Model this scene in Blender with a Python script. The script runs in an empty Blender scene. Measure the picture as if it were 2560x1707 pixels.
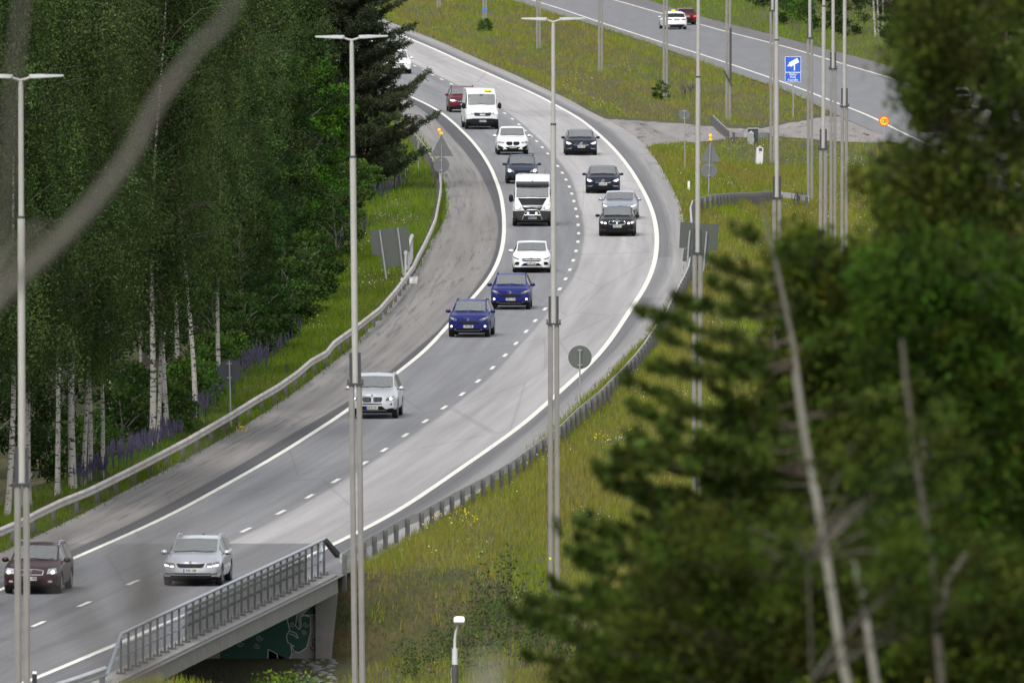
import bpy, bmesh, math, random
import numpy as np
from mathutils import Vector, Matrix, noise as mnoise
from mathutils.bvhtree import BVHTree

random.seed(7); RNG = np.random.default_rng(7)
PI = math.pi
S = bpy.context.scene
COL = S.collection

# ------------------------------------------------------------------ camera, sky, sun, exposure
F = 44000.0            # focal length in source pixels (2560 wide)
CZ = 32.6              # camera height above the low ground
PITCH = math.atan(1753.5 / F)
cam_d = bpy.data.cameras.new('camera'); cam = bpy.data.objects.new('camera', cam_d); COL.objects.link(cam)
cam_d.sensor_width = 36.0; cam_d.lens = F / 2560 * 36.0
cam_d.clip_start = 1.0; cam_d.clip_end = 6000.0
cam.location = (0, 0, CZ); cam.rotation_euler = (PI / 2 - PITCH, 0, 0)
cam_d.dof.use_dof = True; cam_d.dof.focus_distance = 800.0; cam_d.dof.aperture_fstop = 7.4; cam_d.dof.aperture_blades = 0
S.camera = cam
SUN_EL, SUN_AZ = math.radians(52), math.radians(200)
w = bpy.data.worlds.new('World'); S.world = w; w.use_nodes = True
nt = w.node_tree; nt.nodes.clear()
sky = nt.nodes.new('ShaderNodeTexSky'); sky.sky_type = 'NISHITA'; sky.sun_disc = False
sky.sun_elevation = SUN_EL; sky.sun_rotation = SUN_AZ; sky.air_density = 1.0; sky.dust_density = 3.0; sky.ozone_density = 1.0
hs = nt.nodes.new('ShaderNodeHueSaturation'); hs.inputs['Saturation'].default_value = 0.28
tc = nt.nodes.new('ShaderNodeTexCoord'); mp = nt.nodes.new('ShaderNodeMapping'); mp.inputs['Scale'].default_value = (1, 1, 2.6)
cn = nt.nodes.new('ShaderNodeTexNoise'); cn.inputs['Scale'].default_value = 3.2; cn.inputs['Detail'].default_value = 6; cn.inputs['Roughness'].default_value = .6
cr = nt.nodes.new('ShaderNodeMapRange'); cr.inputs['From Min'].default_value = .38; cr.inputs['From Max'].default_value = .66
cr.inputs['To Min'].default_value = .72; cr.inputs['To Max'].default_value = 1.55
mx = nt.nodes.new('ShaderNodeVectorMath'); mx.operation = 'SCALE'
bg = nt.nodes.new('ShaderNodeBackground'); bg.inputs['Strength'].default_value = 0.13
wo = nt.nodes.new('ShaderNodeOutputWorld')
L = nt.links.new
L(sky.outputs[0], hs.inputs['Color']); L(tc.outputs['Generated'], mp.inputs['Vector']); L(mp.outputs[0], cn.inputs['Vector'])
L(cn.outputs['Fac'], cr.inputs['Value']); L(hs.outputs[0], mx.inputs[0]); L(cr.outputs[0], mx.inputs['Scale'])
L(mx.outputs[0], bg.inputs['Color']); L(bg.outputs[0], wo.inputs[0])
sd = bpy.data.lights.new('sun', 'SUN'); sd.energy = 1.3; sd.angle = math.radians(24); sd.color = (1, .965, .91)
sun = bpy.data.objects.new('sun', sd); COL.objects.link(sun)
sdir = Vector((math.sin(SUN_AZ) * math.cos(SUN_EL), math.cos(SUN_AZ) * math.cos(SUN_EL), math.sin(SUN_EL)))
sun.rotation_euler = (-sdir).to_track_quat('-Z', 'Y').to_euler()
vs = S.view_settings; vs.view_transform = 'Standard'; vs.look = 'None'; vs.gamma = 1; vs.exposure = 0.78; vs.use_curve_mapping = False
S.cycles.use_denoising = True
S.cycles.max_bounces = 6; S.cycles.transparent_max_bounces = 8; S.cycles.diffuse_bounces = 3

# ------------------------------------------------------------------ projection helpers (photo pixel <-> world)
_cp, _sp = math.cos(PITCH), math.sin(PITCH)
def ray(x, y):
    u = (x - 1280) / F; v = (853.5 - y) / F
    return np.array([u, _cp + v * _sp, -_sp + v * _cp])     # camera at origin offset CZ
def at_depth(x, y, Y):
    d = ray(x, y); t = Y / d[1]
    return Vector((d[0] * t, Y, CZ + d[2] * t))
def to_px(p):
    X, Y, Z = p[0], p[1], p[2] - CZ
    dep = Y * _cp - Z * _sp; up = Y * _sp + Z * _cp
    return 1280 + F * X / dep, 853.5 - F * up / dep
def sst(x, a, b):
    t = np.clip((x - a) / (b - a), 0, 1); return t * t * (3 - 2 * t)
_ZY = np.array([0, 423, 487, 543, 667, 747, 873, 1004, 1055, 1173, 1294, 1600, 2200.])
_ZZ = CZ + np.array([-28.6, -28.75, -28.9, -29.2, -29.58, -29.63, -29.6, -29.4, -29.35, -29.0, -28.7, -28.3, -28.0])
def zL(Y): return np.interp(Y, _ZY, _ZZ)
ZR = CZ - 32.5
def on_road(x, y, dz=0.0, zf=zL):
    d = ray(x, y); Y = 700.0
    for _ in range(40):
        t = (float(zf(Y)) + dz - CZ) / d[2]; Y = t * d[1]
    return Vector((d[0] * t, Y, CZ + d[2] * t))
def curve(pts, zf, dz=0.0, sig=10.0, y0=380, y1=1750):
    P = sorted([on_road(x, y, dz, zf) for x, y in pts], key=lambda p: p.y)
    Yk = np.array([p.y for p in P]); Xk = np.array([p.x for p in P])
    g = np.arange(y0, y1 + 1, 2.0)
    n0 = min(4, len(Yk) - 1)
    s0 = (Xk[n0] - Xk[0]) / (Yk[n0] - Yk[0]); s1 = (Xk[-1] - Xk[-1 - n0]) / (Yk[-1] - Yk[-1 - n0])
    X = np.interp(g, Yk, Xk)
    X = np.where(g < Yk[0], Xk[0] + s0 * (g - Yk[0]), X); X = np.where(g > Yk[-1], Xk[-1] + s1 * (g - Yk[-1]), X)
    k = np.exp(-0.5 * (np.arange(-30, 31) * 2.0 / sig) ** 2); k /= k.sum()
    Xp = np.pad(X, 30, mode='reflect', reflect_type='odd'); Xs = np.convolve(Xp, k, 'valid')
    return lambda Y: np.interp(Y, g, Xs)

F0P = [(0,1389),(79,1353),(136,1329),(237,1279),(327,1227),(436,1172),(572,1099),(640,1053),(694,1020),(749,985),(814,930),(882,881),(912,852),(961,792),(1002,743),(1032,695),(1067,653),(1086,604),(1114,574),(1127,541),(1127,476),(1115,432),(1098,403),(1075,362),(1045,330),(1020,300),(990,278),(960,262)]
F1P = [(0,1454),(169,1381),(354,1296),(436,1252),(545,1194),(640,1137),(722,1088),(814,1036),(871,1006),(989,919),(1059,854),(1076,846),(1130,792),(1174,740),(1223,672),(1240,623),(1247,579),(1245,541),(1223,481),(1198,427),(1185,408),(1130,343),(1087,297),(1021,253)]
F2P = [(0,1475),(11,1470),(180,1397),(272,1358),(354,1321),(447,1280),(517,1237),(572,1208),(640,1170),(722,1122),(803,1069),(870,1025),(986,938),(1021,911),(1076,867),(1087,850),(1119,816),(1179,748),(1212,713),(1234,680),(1250,645),(1259,604),(1261,568),(1259,530),(1253,487),(1239,449),(1229,423),(1207,387),(1179,351),(1147,319),(1114,290),(1089,272),(1076,265),(1035,246),(1010,236)]
F3P = [(94,1560),(214,1510),(331,1456),(470,1393),(617,1325),(707,1281),(775,1241),(840,1202),(912,1158),(963,1125),(1013,1088),(1061,1053),(1112,1019),(1157,985.5),(1197.5,953),(1231.5,920),(1264,888.6),(1291,859),(1314.6,829),(1338,802),(1363,773),(1383,748),(1401,723),(1415,698),(1426,675),(1433,651.6),(1441,628),(1446,605),(1448,584),(1446,563),(1443,542),(1440,523),(1435,503.5),(1430,485),(1424,467.6),(1416,450),(1406.6,433),(1395.5,416),(1382,400),(1369,385),(1357,369),(1343,354),(1327,341),(1313,327),(1299,312),(1282,298),(1263,284),(1245,272),(1223,260),(1200,247),(1177,235),(1152.5,223),(1128,211),(1104,199),(1081,188),(1059,176.5),(1037,165.6)]
F4P = [(74,1701),(278,1618),(300,1605),(463,1539),(599,1483),(640,1456),(708,1424),(776,1389),(832,1360),(877,1340),(912,1324),(994,1280),(1103,1205),(1185,1148),(1239,1111),(1280,1082),(1321,1050),(1370,1006),(1397,982),(1454,930),(1481,906),(1522,857),(1563,795),(1588,756),(1607,729),(1626,691),(1638,653),(1643,612),(1642,579),(1637,549),(1626,514),(1609,479),(1590,446),(1577,425),(1552,392),(1520,357),(1495,335),(1465,308),(1432,286),(1394,267),(1378,257),(1348,241),(1307,222),(1280,211),(1225,186),(1157,156.6),(1103,130.7),(1048,107.6),(1008,91),(964,71)]
F5P = [(290,1707),(376,1667),(463,1620),(640,1538),(773,1470),(839,1440),(912,1400),(1007,1348),(1076,1303),(1171,1238),(1225,1200),(1285,1153),(1330,1110),(1384,1058),(1411,1031),(1457,990),(1514,932),(1555,893),(1593,854),(1631,800),(1650,776),(1690,722),(1712,667),(1708,618),(1700,563),(1692,520),(1683,495),(1656,443),(1639,415),(1620,385),(1590,350),(1550,320),(1500,296),(1471,283),(1443,267),(1402,242),(1348,221),(1280,188),(1185,147),(1103,109),(980,61)]
C0, C1, C2, C3, C4, C5 = [curve(p, zL) for p in (F0P, F1P, F2P, F3P, F4P, F5P)]
_a0, _a1, _a2 = C0, C1, C2
C2 = lambda Y: np.minimum(_a2(Y), C3(Y) - 3.55)
C1 = lambda Y: np.minimum(_a1(Y), C2(Y) - .25)
C0 = lambda Y: np.minimum(_a0(Y), C1(Y) - .35)
zRf = lambda Y: np.full_like(np.asarray(Y, float), ZR) if np.ndim(Y) else ZR
R0P = [(1353,22),(1498,65),(1620,103),(1688,128),(1825,177),(1920,208),(1988,231),(2037,256),(2090,284),(2160,312),(2230,346)]
R1P = [(1326,0),(1416,27),(1498,56),(1607,91),(1670,112),(1743,133),(1814,157),(1920,193),(2002,222),(2083,255),(2165,286),(2198,301),(2247,329),(2330,366)]
R2P = [(1533,0),(1656,35),(1737,58),(1811,79),(1920,106),(1947,113),(2029,136),(2111,162),(2220,193),(2328,229),(2356,240),(2560,308)]
R3P = [(1612,0),(1688,26),(1751,44),(1825,63),(1920,86),(2029,117),(2111,136),(2220,166),(2328,201),(2560,275)]
D0, D1, D2, D3 = [curve(p, zRf, sig=14) for p in (R0P, R1P, R2P, R3P)]
def pole_z(Y): return np.interp(Y, [0, 300, 423, 497, 566, 641, 716, 792, 3000], [1, 1, 3.0, 2.28, 1.3, .95, .6, .4, .4])
# ground height
def H(X, Y):
    X = np.asarray(X, float); Y = np.asarray(Y, float); X, Y = np.broadcast_arrays(X, Y)
    z = zL(Y); xr = C5(Y); xl = C0(Y)
    base = z - .10
    d = X - xr
    zm = pole_z(Y)
    right = z - .02 + (zm - z) * sst(d, .9, 8.5)
    e = xl - X
    left = z - .02 - .75 * sst(e, 2.2, 6.5) + .10 * np.sin(Y * .11 + X * .5) * sst(e, 3, 8)
    h = np.where(d > .25, right, np.where(e > .15, left, base))
    # right carriageway and the bank beyond it
    r0, r3 = D0(Y), D3(Y)
    k = sst(X, r0 - 4, r0 - .3); rr = ZR - .02
    h = np.where(X > r0 - 4, h * (1 - k) + rr * k, h)
    h = np.where((X > r0 - .3) & (X < r3 + .3), ZR - .10, h)
    h = np.where(X >= r3 + .3, ZR - .02 + .17 * np.clip(X - r3 - 1, 0, 40) , h)
    # underpass cut beneath the left carriageway
    cy = sst(Y, 487, 495) * np.where(X < xr + .6, (Y < 551.5) * 1.0, 1 - sst(Y, 550.5, 550.5 + 3.0 + 2.2 * np.clip(X - xr - .6, 0, 6)))
    cx = 1 - sst(X, xr + 5, xr + 12)
    h = h * (1 - cy * cx) + .75 * cy * cx
    # soft unevenness on the grass
    g = np.clip(np.minimum(np.abs(d), 3) / 3, 0, 1) * (d > .3) * (X < r0 - 1)
    h = h + g * (.10 * np.sin(X * .9 + Y * .05) + .08 * np.sin(Y * .13 + 1.3 * X))
    # hill the camera stands on
    hill = np.clip(31 - .13 * np.clip(Y - 4, 0, None), 1, None)
    k = sst(Y, 300, 420); hf = np.where(Y < 300, hill, 0)
    h = np.where(Y < 300, hill, np.where(Y < 420, np.clip(hill, 1, None) * (1 - k) + np.where(Y > 480, h, 1.0) * k, h))
    h = np.where((Y >= 420) & (Y < 480), 1.0 * (1 - sst(Y, 420, 480)) + h * sst(Y, 420, 480), h)
    return h
def ground(x, y, dz=0.0, y0=440, y1=2400):
    d = ray(x, y); Y = np.arange(y0, y1, .5); t = Y / d[1]
    g = CZ + d[2] * t - (H(d[0] * t, Y) + dz)
    i = np.argmax(g < 0)
    if g[i] >= 0: i = len(Y) - 1
    return Vector((d[0] * t[i], Y[i], CZ + d[2] * t[i]))
def hz(x, y): return float(H(x, y))

# ------------------------------------------------------------------ materials
MATS = {}
def P_(n, k, v):
    if k in n.inputs: n.inputs[k].default_value = v
def mat(name, col=(.5, .5, .5), rough=.6, metal=0., var=.0, scale=8., coat=0., spec=.5, emit=None, es=1., bump=0., col2=None, detail=5, backdark=False):
    if name in MATS: return MATS[name]
    m = bpy.data.materials.new(name); m.use_nodes = True; t = m.node_tree; b = t.nodes['Principled BSDF']
    P_(b, 'Base Color', (*col, 1)); P_(b, 'Roughness', rough); P_(b, 'Metallic', metal); P_(b, 'Coat Weight', coat); P_(b, 'Coat Roughness', .04); P_(b, 'Specular IOR Level', spec)
    if emit: P_(b, 'Emission Color', (*emit, 1)); P_(b, 'Emission Strength', es)
    if var or col2 or bump:
        tcn = t.nodes.new('ShaderNodeTexCoord'); n = t.nodes.new('ShaderNodeTexNoise'); n.inputs['Scale'].default_value = scale; n.inputs['Detail'].default_value = detail
        t.links.new(tcn.outputs['Object'], n.inputs['Vector'])
        r = t.nodes.new('ShaderNodeMapRange'); r.inputs['From Min'].default_value = .3; r.inputs['From Max'].default_value = .7
        t.links.new(n.outputs['Fac'], r.inputs['Value'])
        mxn = t.nodes.new('ShaderNodeMix'); mxn.data_type = 'RGBA'
        c2 = col2 or tuple(min(1, c * (1 + var)) for c in col); c1 = col if col2 else tuple(c * (1 - var) for c in col)
        mxn.inputs['A'].default_value = (*c1, 1); mxn.inputs['B'].default_value = (*c2, 1)
        t.links.new(r.outputs[0], mxn.inputs['Factor']); t.links.new(mxn.outputs['Result'], b.inputs['Base Color'])
        if bump:
            bp = t.nodes.new('ShaderNodeBump'); bp.inputs['Strength'].default_value = bump; bp.inputs['Distance'].default_value = .02
            t.links.new(n.outputs['Fac'], bp.inputs['Height']); t.links.new(bp.outputs[0], b.inputs['Normal'])
    if backdark:
        g = t.nodes.new('ShaderNodeNewGeometry'); d = t.nodes.new('ShaderNodeBsdfDiffuse'); d.inputs['Color'].default_value = (.012, .012, .013, 1)
        ms = t.nodes.new('ShaderNodeMixShader'); t.links.new(g.outputs['Backfacing'], ms.inputs[0]); t.links.new(b.outputs[0], ms.inputs[1]); t.links.new(d.outputs[0], ms.inputs[2])
        t.links.new(ms.outputs[0], t.nodes['Material Output'].inputs['Surface'])
    MATS[name] = m; return m

def leafmat(name, tint=(1, 1, 1), trans=.35, rough=.55):
    m = bpy.data.materials.new(name); m.use_nodes = True; t = m.node_tree; b = t.nodes['Principled BSDF']; P_(b, 'Roughness', .75); P_(b, 'Specular IOR Level', .12)
    a = t.nodes.new('ShaderNodeAttribute'); a.attribute_name = 'Col'
    mu = t.nodes.new('ShaderNodeMix'); mu.data_type = 'RGBA'; mu.blend_type = 'MULTIPLY'; mu.inputs['Factor'].default_value = 1; mu.inputs['B'].default_value = (*tint, 1)
    oi = t.nodes.new('ShaderNodeObjectInfo'); hsv = t.nodes.new('ShaderNodeHueSaturation')
    mr = t.nodes.new('ShaderNodeMapRange'); mr.inputs['To Min'].default_value = .78; mr.inputs['To Max'].default_value = 1.2
    t.links.new(oi.outputs['Random'], mr.inputs['Value']); t.links.new(mr.outputs[0], hsv.inputs['Value'])
    t.links.new(a.outputs['Color'], mu.inputs['A']); t.links.new(mu.outputs['Result'], hsv.inputs['Color']); t.links.new(hsv.outputs[0], b.inputs['Base Color'])
    tr = t.nodes.new('ShaderNodeBsdfTranslucent'); t.links.new(hsv.outputs[0], tr.inputs['Color'])
    ms = t.nodes.new('ShaderNodeMixShader'); ms.inputs[0].default_value = trans
    t.links.new(b.outputs[0], ms.inputs[1]); t.links.new(tr.outputs[0], ms.inputs[2]); t.links.new(ms.outputs[0], t.nodes['Material Output'].inputs['Surface'])
    return m

# ------------------------------------------------------------------ object helpers
def link(o, parent=None):
    COL.objects.link(o)
    if parent is not None: o.parent = parent
    return o
def empty(name, loc=(0, 0, 0), rotz=0.0):
    o = bpy.data.objects.new(name, None); o.empty_display_size = .3; COL.objects.link(o); o.location = loc; o.rotation_euler = (0, 0, rotz); return o
def tag(o, label, cat, group=None, kind=None):
    if label: o['label'] = label
    if cat: o['category'] = cat
    if group: o['group'] = group
    if kind: o['kind'] = kind
    return o
def np_mesh(name, V, Fc, mats, cols=None, smooth=False, parent=None):
    V = np.asarray(V, np.float32); Fc = np.asarray(Fc, np.int32); k = Fc.shape[1]
    me = bpy.data.meshes.new(name); me.vertices.add(len(V)); me.vertices.foreach_set('co', V.ravel())
    me.loops.add(Fc.size); me.loops.foreach_set('vertex_index', Fc.ravel())
    me.polygons.add(len(Fc)); me.polygons.foreach_set('loop_start', np.arange(0, Fc.size, k, dtype=np.int32))
    if smooth: me.polygons.foreach_set('use_smooth', np.ones(len(Fc), bool))
    me.update(calc_edges=True)
    if cols is not None:
        a = me.attributes.new('Col', 'FLOAT_COLOR', 'FACE'); c = np.ones((len(Fc), 4), np.float32); c[:, :3] = cols; a.data.foreach_set('color', c.ravel())
    for m in (mats if isinstance(mats, (list, tuple)) else [mats]): me.materials.append(m)
    o = bpy.data.objects.new(name, me); return link(o, parent)
class MB:
    def __init__(s): s.v = []; s.f = []; s.m = []
    def add(s, v, f, mi=0):
        n = len(s.v); s.v += [tuple(p) for p in v]; s.f += [tuple(i + n for i in q) for q in f]; s.m += [mi] * len(f); return s
    def box(s, x0, y0, z0, x1, y1, z1, mi=0, M=None):
        v = [Vector(p) for p in ((x0,y0,z0),(x1,y0,z0),(x1,y1,z0),(x0,y1,z0),(x0,y0,z1),(x1,y0,z1),(x1,y1,z1),(x0,y1,z1))]
        if M: v = [M @ p for p in v]
        return s.add(v, [(0,3,2,1),(4,5,6,7),(0,1,5,4),(1,2,6,5),(2,3,7,6),(3,0,4,7)], mi)
    def tube(s, pts, r, n=8, mi=0, cap=True):
        pts = [Vector(p) for p in pts]; rs = r if isinstance(r, (list, tuple)) else [r] * len(pts)
        v = []; f = []
        up0 = None
        for i, p in enumerate(pts):
            d = (pts[min(i + 1, len(pts) - 1)] - pts[max(i - 1, 0)]).normalized()
            a = Vector((0, 0, 1)) if abs(d.z) < .9 else Vector((1, 0, 0))
            if up0 is not None: a = up0
            x = d.cross(a).normalized(); yv = x.cross(d).normalized(); up0 = yv
            for k in range(n):
                t = 2 * PI * k / n; v.append(p + x * math.cos(t) * rs[i] + yv * math.sin(t) * rs[i])
        for i in range(len(pts) - 1):
            for k in range(n):
                a, b = i * n + k, i * n + (k + 1) % n; f.append((a, b, b + n, a + n))
        if cap: f.append(tuple(range(n))[::-1]); f.append(tuple(range((len(pts) - 1) * n, len(pts) * n)))
        return s.add(v, f, mi)
    def prism(s, poly, d0, d1, M=None, mi=0):      # poly in (x,z), extruded along y
        n = len(poly); v = [Vector((x, d0, z)) for x, z in poly] + [Vector((x, d1, z)) for x, z in poly]
        if M: v = [M @ p for p in v]
        return s.add(v, [tuple(range(n)), tuple(range(n, 2 * n))[::-1]] + [(i, i + n, (i + 1) % n + n, (i + 1) % n) for i in range(n)], mi)
    def sphere(s, c, r, n=10, mi=0, sc=(1, 1, 1)):
        v = [Vector((c[0], c[1], c[2] + r * sc[2]))]; f = []
        m = n // 2
        for i in range(1, m):
            a = PI * i / m
            for k in range(n):
                b = 2 * PI * k / n; v.append(Vector((c[0] + r * sc[0] * math.sin(a) * math.cos(b), c[1] + r * sc[1] * math.sin(a) * math.sin(b), c[2] + r * sc[2] * math.cos(a))))
        v.append(Vector((c[0], c[1], c[2] - r * sc[2])))
        for k in range(n): f.append((0, 1 + k, 1 + (k + 1) % n))
        for i in range(m - 2):
            for k in range(n):
                a = 1 + i * n + k; b = 1 + i * n + (k + 1) % n; f.append((a, a + n, b + n, b))
        e = len(v) - 1
        for k in range(n): f.append((e, e - n + (k + 1) % n, e - n + k))
        return s.add(v, f, mi)
    def build(s, name, mats, parent=None, smooth=False, sharp=None, bevel=0):
        me = bpy.data.meshes.new(name); me.from_pydata([tuple(p) for p in s.v], [], s.f)
        for m in (mats if isinstance(mats, (list, tuple)) else [mats]): me.materials.append(m)
        me.polygons.foreach_set('material_index', s.m)
        bm = bmesh.new(); bm.from_mesh(me); bmesh.ops.recalc_face_normals(bm, faces=bm.faces)
        if bevel: bmesh.ops.bevel(bm, geom=bm.edges[:], offset=bevel, segments=2, affect='EDGES', clamp_overlap=True)
        bm.to_mesh(me); bm.free()
        if smooth or sharp:
            me.polygons.foreach_set('use_smooth', [True] * len(me.polygons))
            me.set_sharp_from_angle(angle=math.radians(sharp or 40))
        me.update()
        return link(bpy.data.objects.new(name, me), parent)
def text(name, body, size, m, parent, loc, rot=(PI / 2, 0, 0), ext=.002, align='CENTER', bold=0.0, sx=1.0):
    c = bpy.data.curves.new(name, 'FONT'); c.body = body; c.size = size; c.align_x = align; c.align_y = 'CENTER'; c.extrude = ext; c.offset = bold
    tmp = bpy.data.objects.new('tmp_text', c); COL.objects.link(tmp); bpy.context.view_layer.update()
    me = bpy.data.meshes.new_from_object(tmp.evaluated_get(bpy.context.evaluated_depsgraph_get())); bpy.data.objects.remove(tmp)
    me.materials.clear(); me.materials.append(m)
    o = bpy.data.objects.new(name, me); link(o, parent); o.location = loc; o.rotation_euler = rot; o.scale = (sx, 1, 1); return o
# ------------------------------------------------------------------ shader building for ground and asphalt
class NT:
    def __init__(s, name, rough=.85):
        s.m = bpy.data.materials.new(name); s.m.use_nodes = True; s.t = s.m.node_tree; s.b = s.t.nodes['Principled BSDF']; P_(s.b, 'Roughness', rough); P_(s.b, 'Specular IOR Level', .3)
    def n(s, ty, **k):
        x = s.t.nodes.new(ty)
        for a, v in k.items(): setattr(x, a, v)
        return x
    def l(s, a, b): s.t.links.new(a, b); return b
    def coord(s, kind, scale):
        c = s.n('ShaderNodeTexCoord'); m = s.n('ShaderNodeMapping'); m.inputs['Scale'].default_value = scale; s.l(c.outputs[kind], m.inputs['Vector']); return m.outputs[0]
    def noise(s, vec, scale=1, detail=5, lo=.3, hi=.7, a=0., b=1., rough=.55):
        x = s.n('ShaderNodeTexNoise'); x.inputs['Scale'].default_value = scale; x.inputs['Detail'].default_value = detail; x.inputs['Roughness'].default_value = rough; s.l(vec, x.inputs['Vector'])
        r = s.n('ShaderNodeMapRange'); 
        for q, v in zip(('From Min', 'From Max', 'To Min', 'To Max'), (lo, hi, a, b)): r.inputs[q].default_value = v
        s.l(x.outputs['Fac'], r.inputs['Value']); return r.outputs[0]
    def mth(s, op, a, b=0.0, c=None):
        x = s.n('ShaderNodeMath', operation=op)
        for i, v in enumerate((a, b) if c is None else (a, b, c)):
            if hasattr(v, 'links') or hasattr(v, 'is_output'): s.l(v, x.inputs[i])
            else: x.inputs[i].default_value = v
        return x.outputs[0]
    def mix(s, fac, a, b, bt='MIX'):
        x = s.n('ShaderNodeMix', data_type='RGBA', blend_type=bt)
        for k, v in (('Factor', fac), ('A', a), ('B', b)):
            i = x.inputs[k] if k != 'Factor' else x.inputs['Factor']
            if hasattr(v, 'is_output'): s.l(v, i)
            else: i.default_value = v if k == 'Factor' else (*v, 1)
        return x.outputs['Result']
    def ramp(s, fac, stops, interp='LINEAR'):
        x = s.n('ShaderNodeValToRGB'); e = x.color_ramp; e.interpolation = interp
        while len(e.elements) < len(stops): e.elements.new(.5)
        for el, (p, c) in zip(e.elements, stops): el.position = p; el.color = (*c, 1)
        s.l(fac, x.inputs[0]); return x.outputs[0]
    def out(s, col, bump=None, bs=.3, bd=.01):
        s.l(col, s.b.inputs['Base Color'])
        if bump is not None:
            p = s.n('ShaderNodeBump'); p.inputs['Strength'].default_value = bs; p.inputs['Distance'].default_value = bd; s.l(bump, p.inputs['Height']); s.l(p.outputs[0], s.b.inputs['Normal'])
        return s.m

def asphalt_main():
    N = NT('asphalt_main', .8)
    uv = N.n('ShaderNodeUVMap', uv_map='UVMap'); sp = N.n('ShaderNodeSeparateXYZ'); N.l(uv.outputs[0], sp.inputs[0])
    u, v = sp.outputs[0], sp.outputs[1]
    def UV(a, b):
        m_ = N.n('ShaderNodeMapping'); m_.inputs['Scale'].default_value = (a, b, 1); N.l(uv.outputs[0], m_.inputs['Vector']); return m_.outputs[0]
    ob1 = UV(3.6, .011); ob2 = UV(11, .045); ob3 = N.coord('Object', (30, 4, 1))
    wob = N.noise(UV(5, .06), 1, 4, 0, 1, -.16, .16)
    uu = N.mth('MULTIPLY', N.mth('ADD', u, wob), .2)
    sh, dk, la, ra, rd, rs = (.190,.180,.170), (.070,.069,.073), (.172,.173,.179), (.315,.304,.300), (.125,.123,.128), (.235,.228,.222)
    wob2 = N.noise(UV(2, .02), 1, 3, 0, 1, -.05, .05)
    uu2 = N.mth('MULTIPLY', N.mth('ADD', u, wob2), .2)
    base = N.ramp(uu2, [(0, sh), (.196, sh), (.204, dk), (.40, dk), (.404, la), (.612, la), (.618, ra), (.80, ra), (.806, rd), (.88, rd), (.93, rs), (1, rs)])
    shoulder = N.ramp(uu, [(0, (1, 1, 1)), (.15, (1, 1, 1)), (.22, (0, 0, 0)), (1, (0, 0, 0))])
    # transverse patch seams, with painted vignette darkening on the near deck
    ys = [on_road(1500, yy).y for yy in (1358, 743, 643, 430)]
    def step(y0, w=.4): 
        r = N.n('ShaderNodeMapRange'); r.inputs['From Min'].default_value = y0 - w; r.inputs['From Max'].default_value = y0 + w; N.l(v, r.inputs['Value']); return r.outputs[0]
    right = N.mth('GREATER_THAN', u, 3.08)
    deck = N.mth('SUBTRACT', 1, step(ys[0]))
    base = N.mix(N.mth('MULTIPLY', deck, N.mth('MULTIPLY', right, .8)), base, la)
    base = N.mix(N.mth('MULTIPLY', deck, .45), base, (.085, .085, .088))  # beyond the seam tone, vignette falloff painted into the near asphalt colour
    p1 = N.mth('MULTIPLY', N.mth('SUBTRACT', step(ys[1]), step(ys[2])), right)
    base = N.mix(N.mth('MULTIPLY', p1, .30), base, (.27, .262, .26))
    p2 = N.mth('MULTIPLY', N.mth('SUBTRACT', 1, step(ys[1])), N.mth('MULTIPLY', right, .14))
    base = N.mix(p2, base, (.12, .12, .13))
    # wheel paths and long streaks
    st = N.noise(ob1, 1, 3, .3, .7, .80, 1.16); st2 = N.noise(ob2, 1, 5, .3, .7, .90, 1.09); gr = N.noise(ob3, 1, 2, .2, .8, .86, 1.14)
    k = N.mth('MULTIPLY', N.mth('MULTIPLY', st, st2), gr)
    base = N.mix(1.0, base, N.n('ShaderNodeCombineColor').outputs[0], 'MIX') if False else base
    cc = N.n('ShaderNodeCombineColor')
    for i in range(3): N.l(k, cc.inputs[i])
    base = N.mix(1.0, base, cc.outputs[0], 'MULTIPLY')
    # cracks and tar streaks on the old shoulder
    ck = N.noise(UV(13, .055), 1, 7, .545, .575, 0, 1, .72)
    sk = N.n('ShaderNodeSeparateColor'); N.l(shoulder, sk.inputs[0])
    reg = N.noise(UV(1.2, .010), 1, 2, .38, .54, .0, .6)
    base = N.mix(N.mth('MULTIPLY', N.mth('MULTIPLY', ck, sk.outputs[0]), reg), base, (.055, .055, .058))
    vo = N.n('ShaderNodeTexVoronoi', feature='DISTANCE_TO_EDGE'); vo.inputs['Scale'].default_value = 1; N.l(UV(.9, .02), vo.inputs['Vector'])
    line = N.mth('LESS_THAN', vo.outputs['Distance'], .008)
    base = N.mix(N.mth('MULTIPLY', line, .18), base, (.05, .05, .05))
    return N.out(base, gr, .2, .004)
def asphalt_plain(name, col, var=.12, crack=.0):
    N = NT(name, .85)
    a = N.noise(N.coord('Object', (1.0, .05, 1)), 1, 4, .3, .7, 1 - var, 1 + var); b = N.noise(N.coord('Object', (25, 3, 1)), 1, 2, .2, .8, .9, 1.1)
    cc = N.n('ShaderNodeCombineColor'); k = N.mth('MULTIPLY', a, b)
    for i in range(3): N.l(k, cc.inputs[i])
    base = N.mix(1.0, col, cc.outputs[0], 'MULTIPLY')
    if crack:
        ck = N.noise(N.coord('Object', (1.4, .18, 1)), 1, 6, .57, .62, 0, crack, .7); base = N.mix(ck, base, (.06, .058, .055))
    return N.out(base, b, .2, .004)
def paint_mat():
    N = NT('road_paint', .6)
    w = N.noise(N.coord('Object', (9, 1.2, 1)), 1, 6, .50, .72, 0, .55)
    return N.out(N.mix(w, (.66, .65, .59), (.32, .31, .30)))
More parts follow.
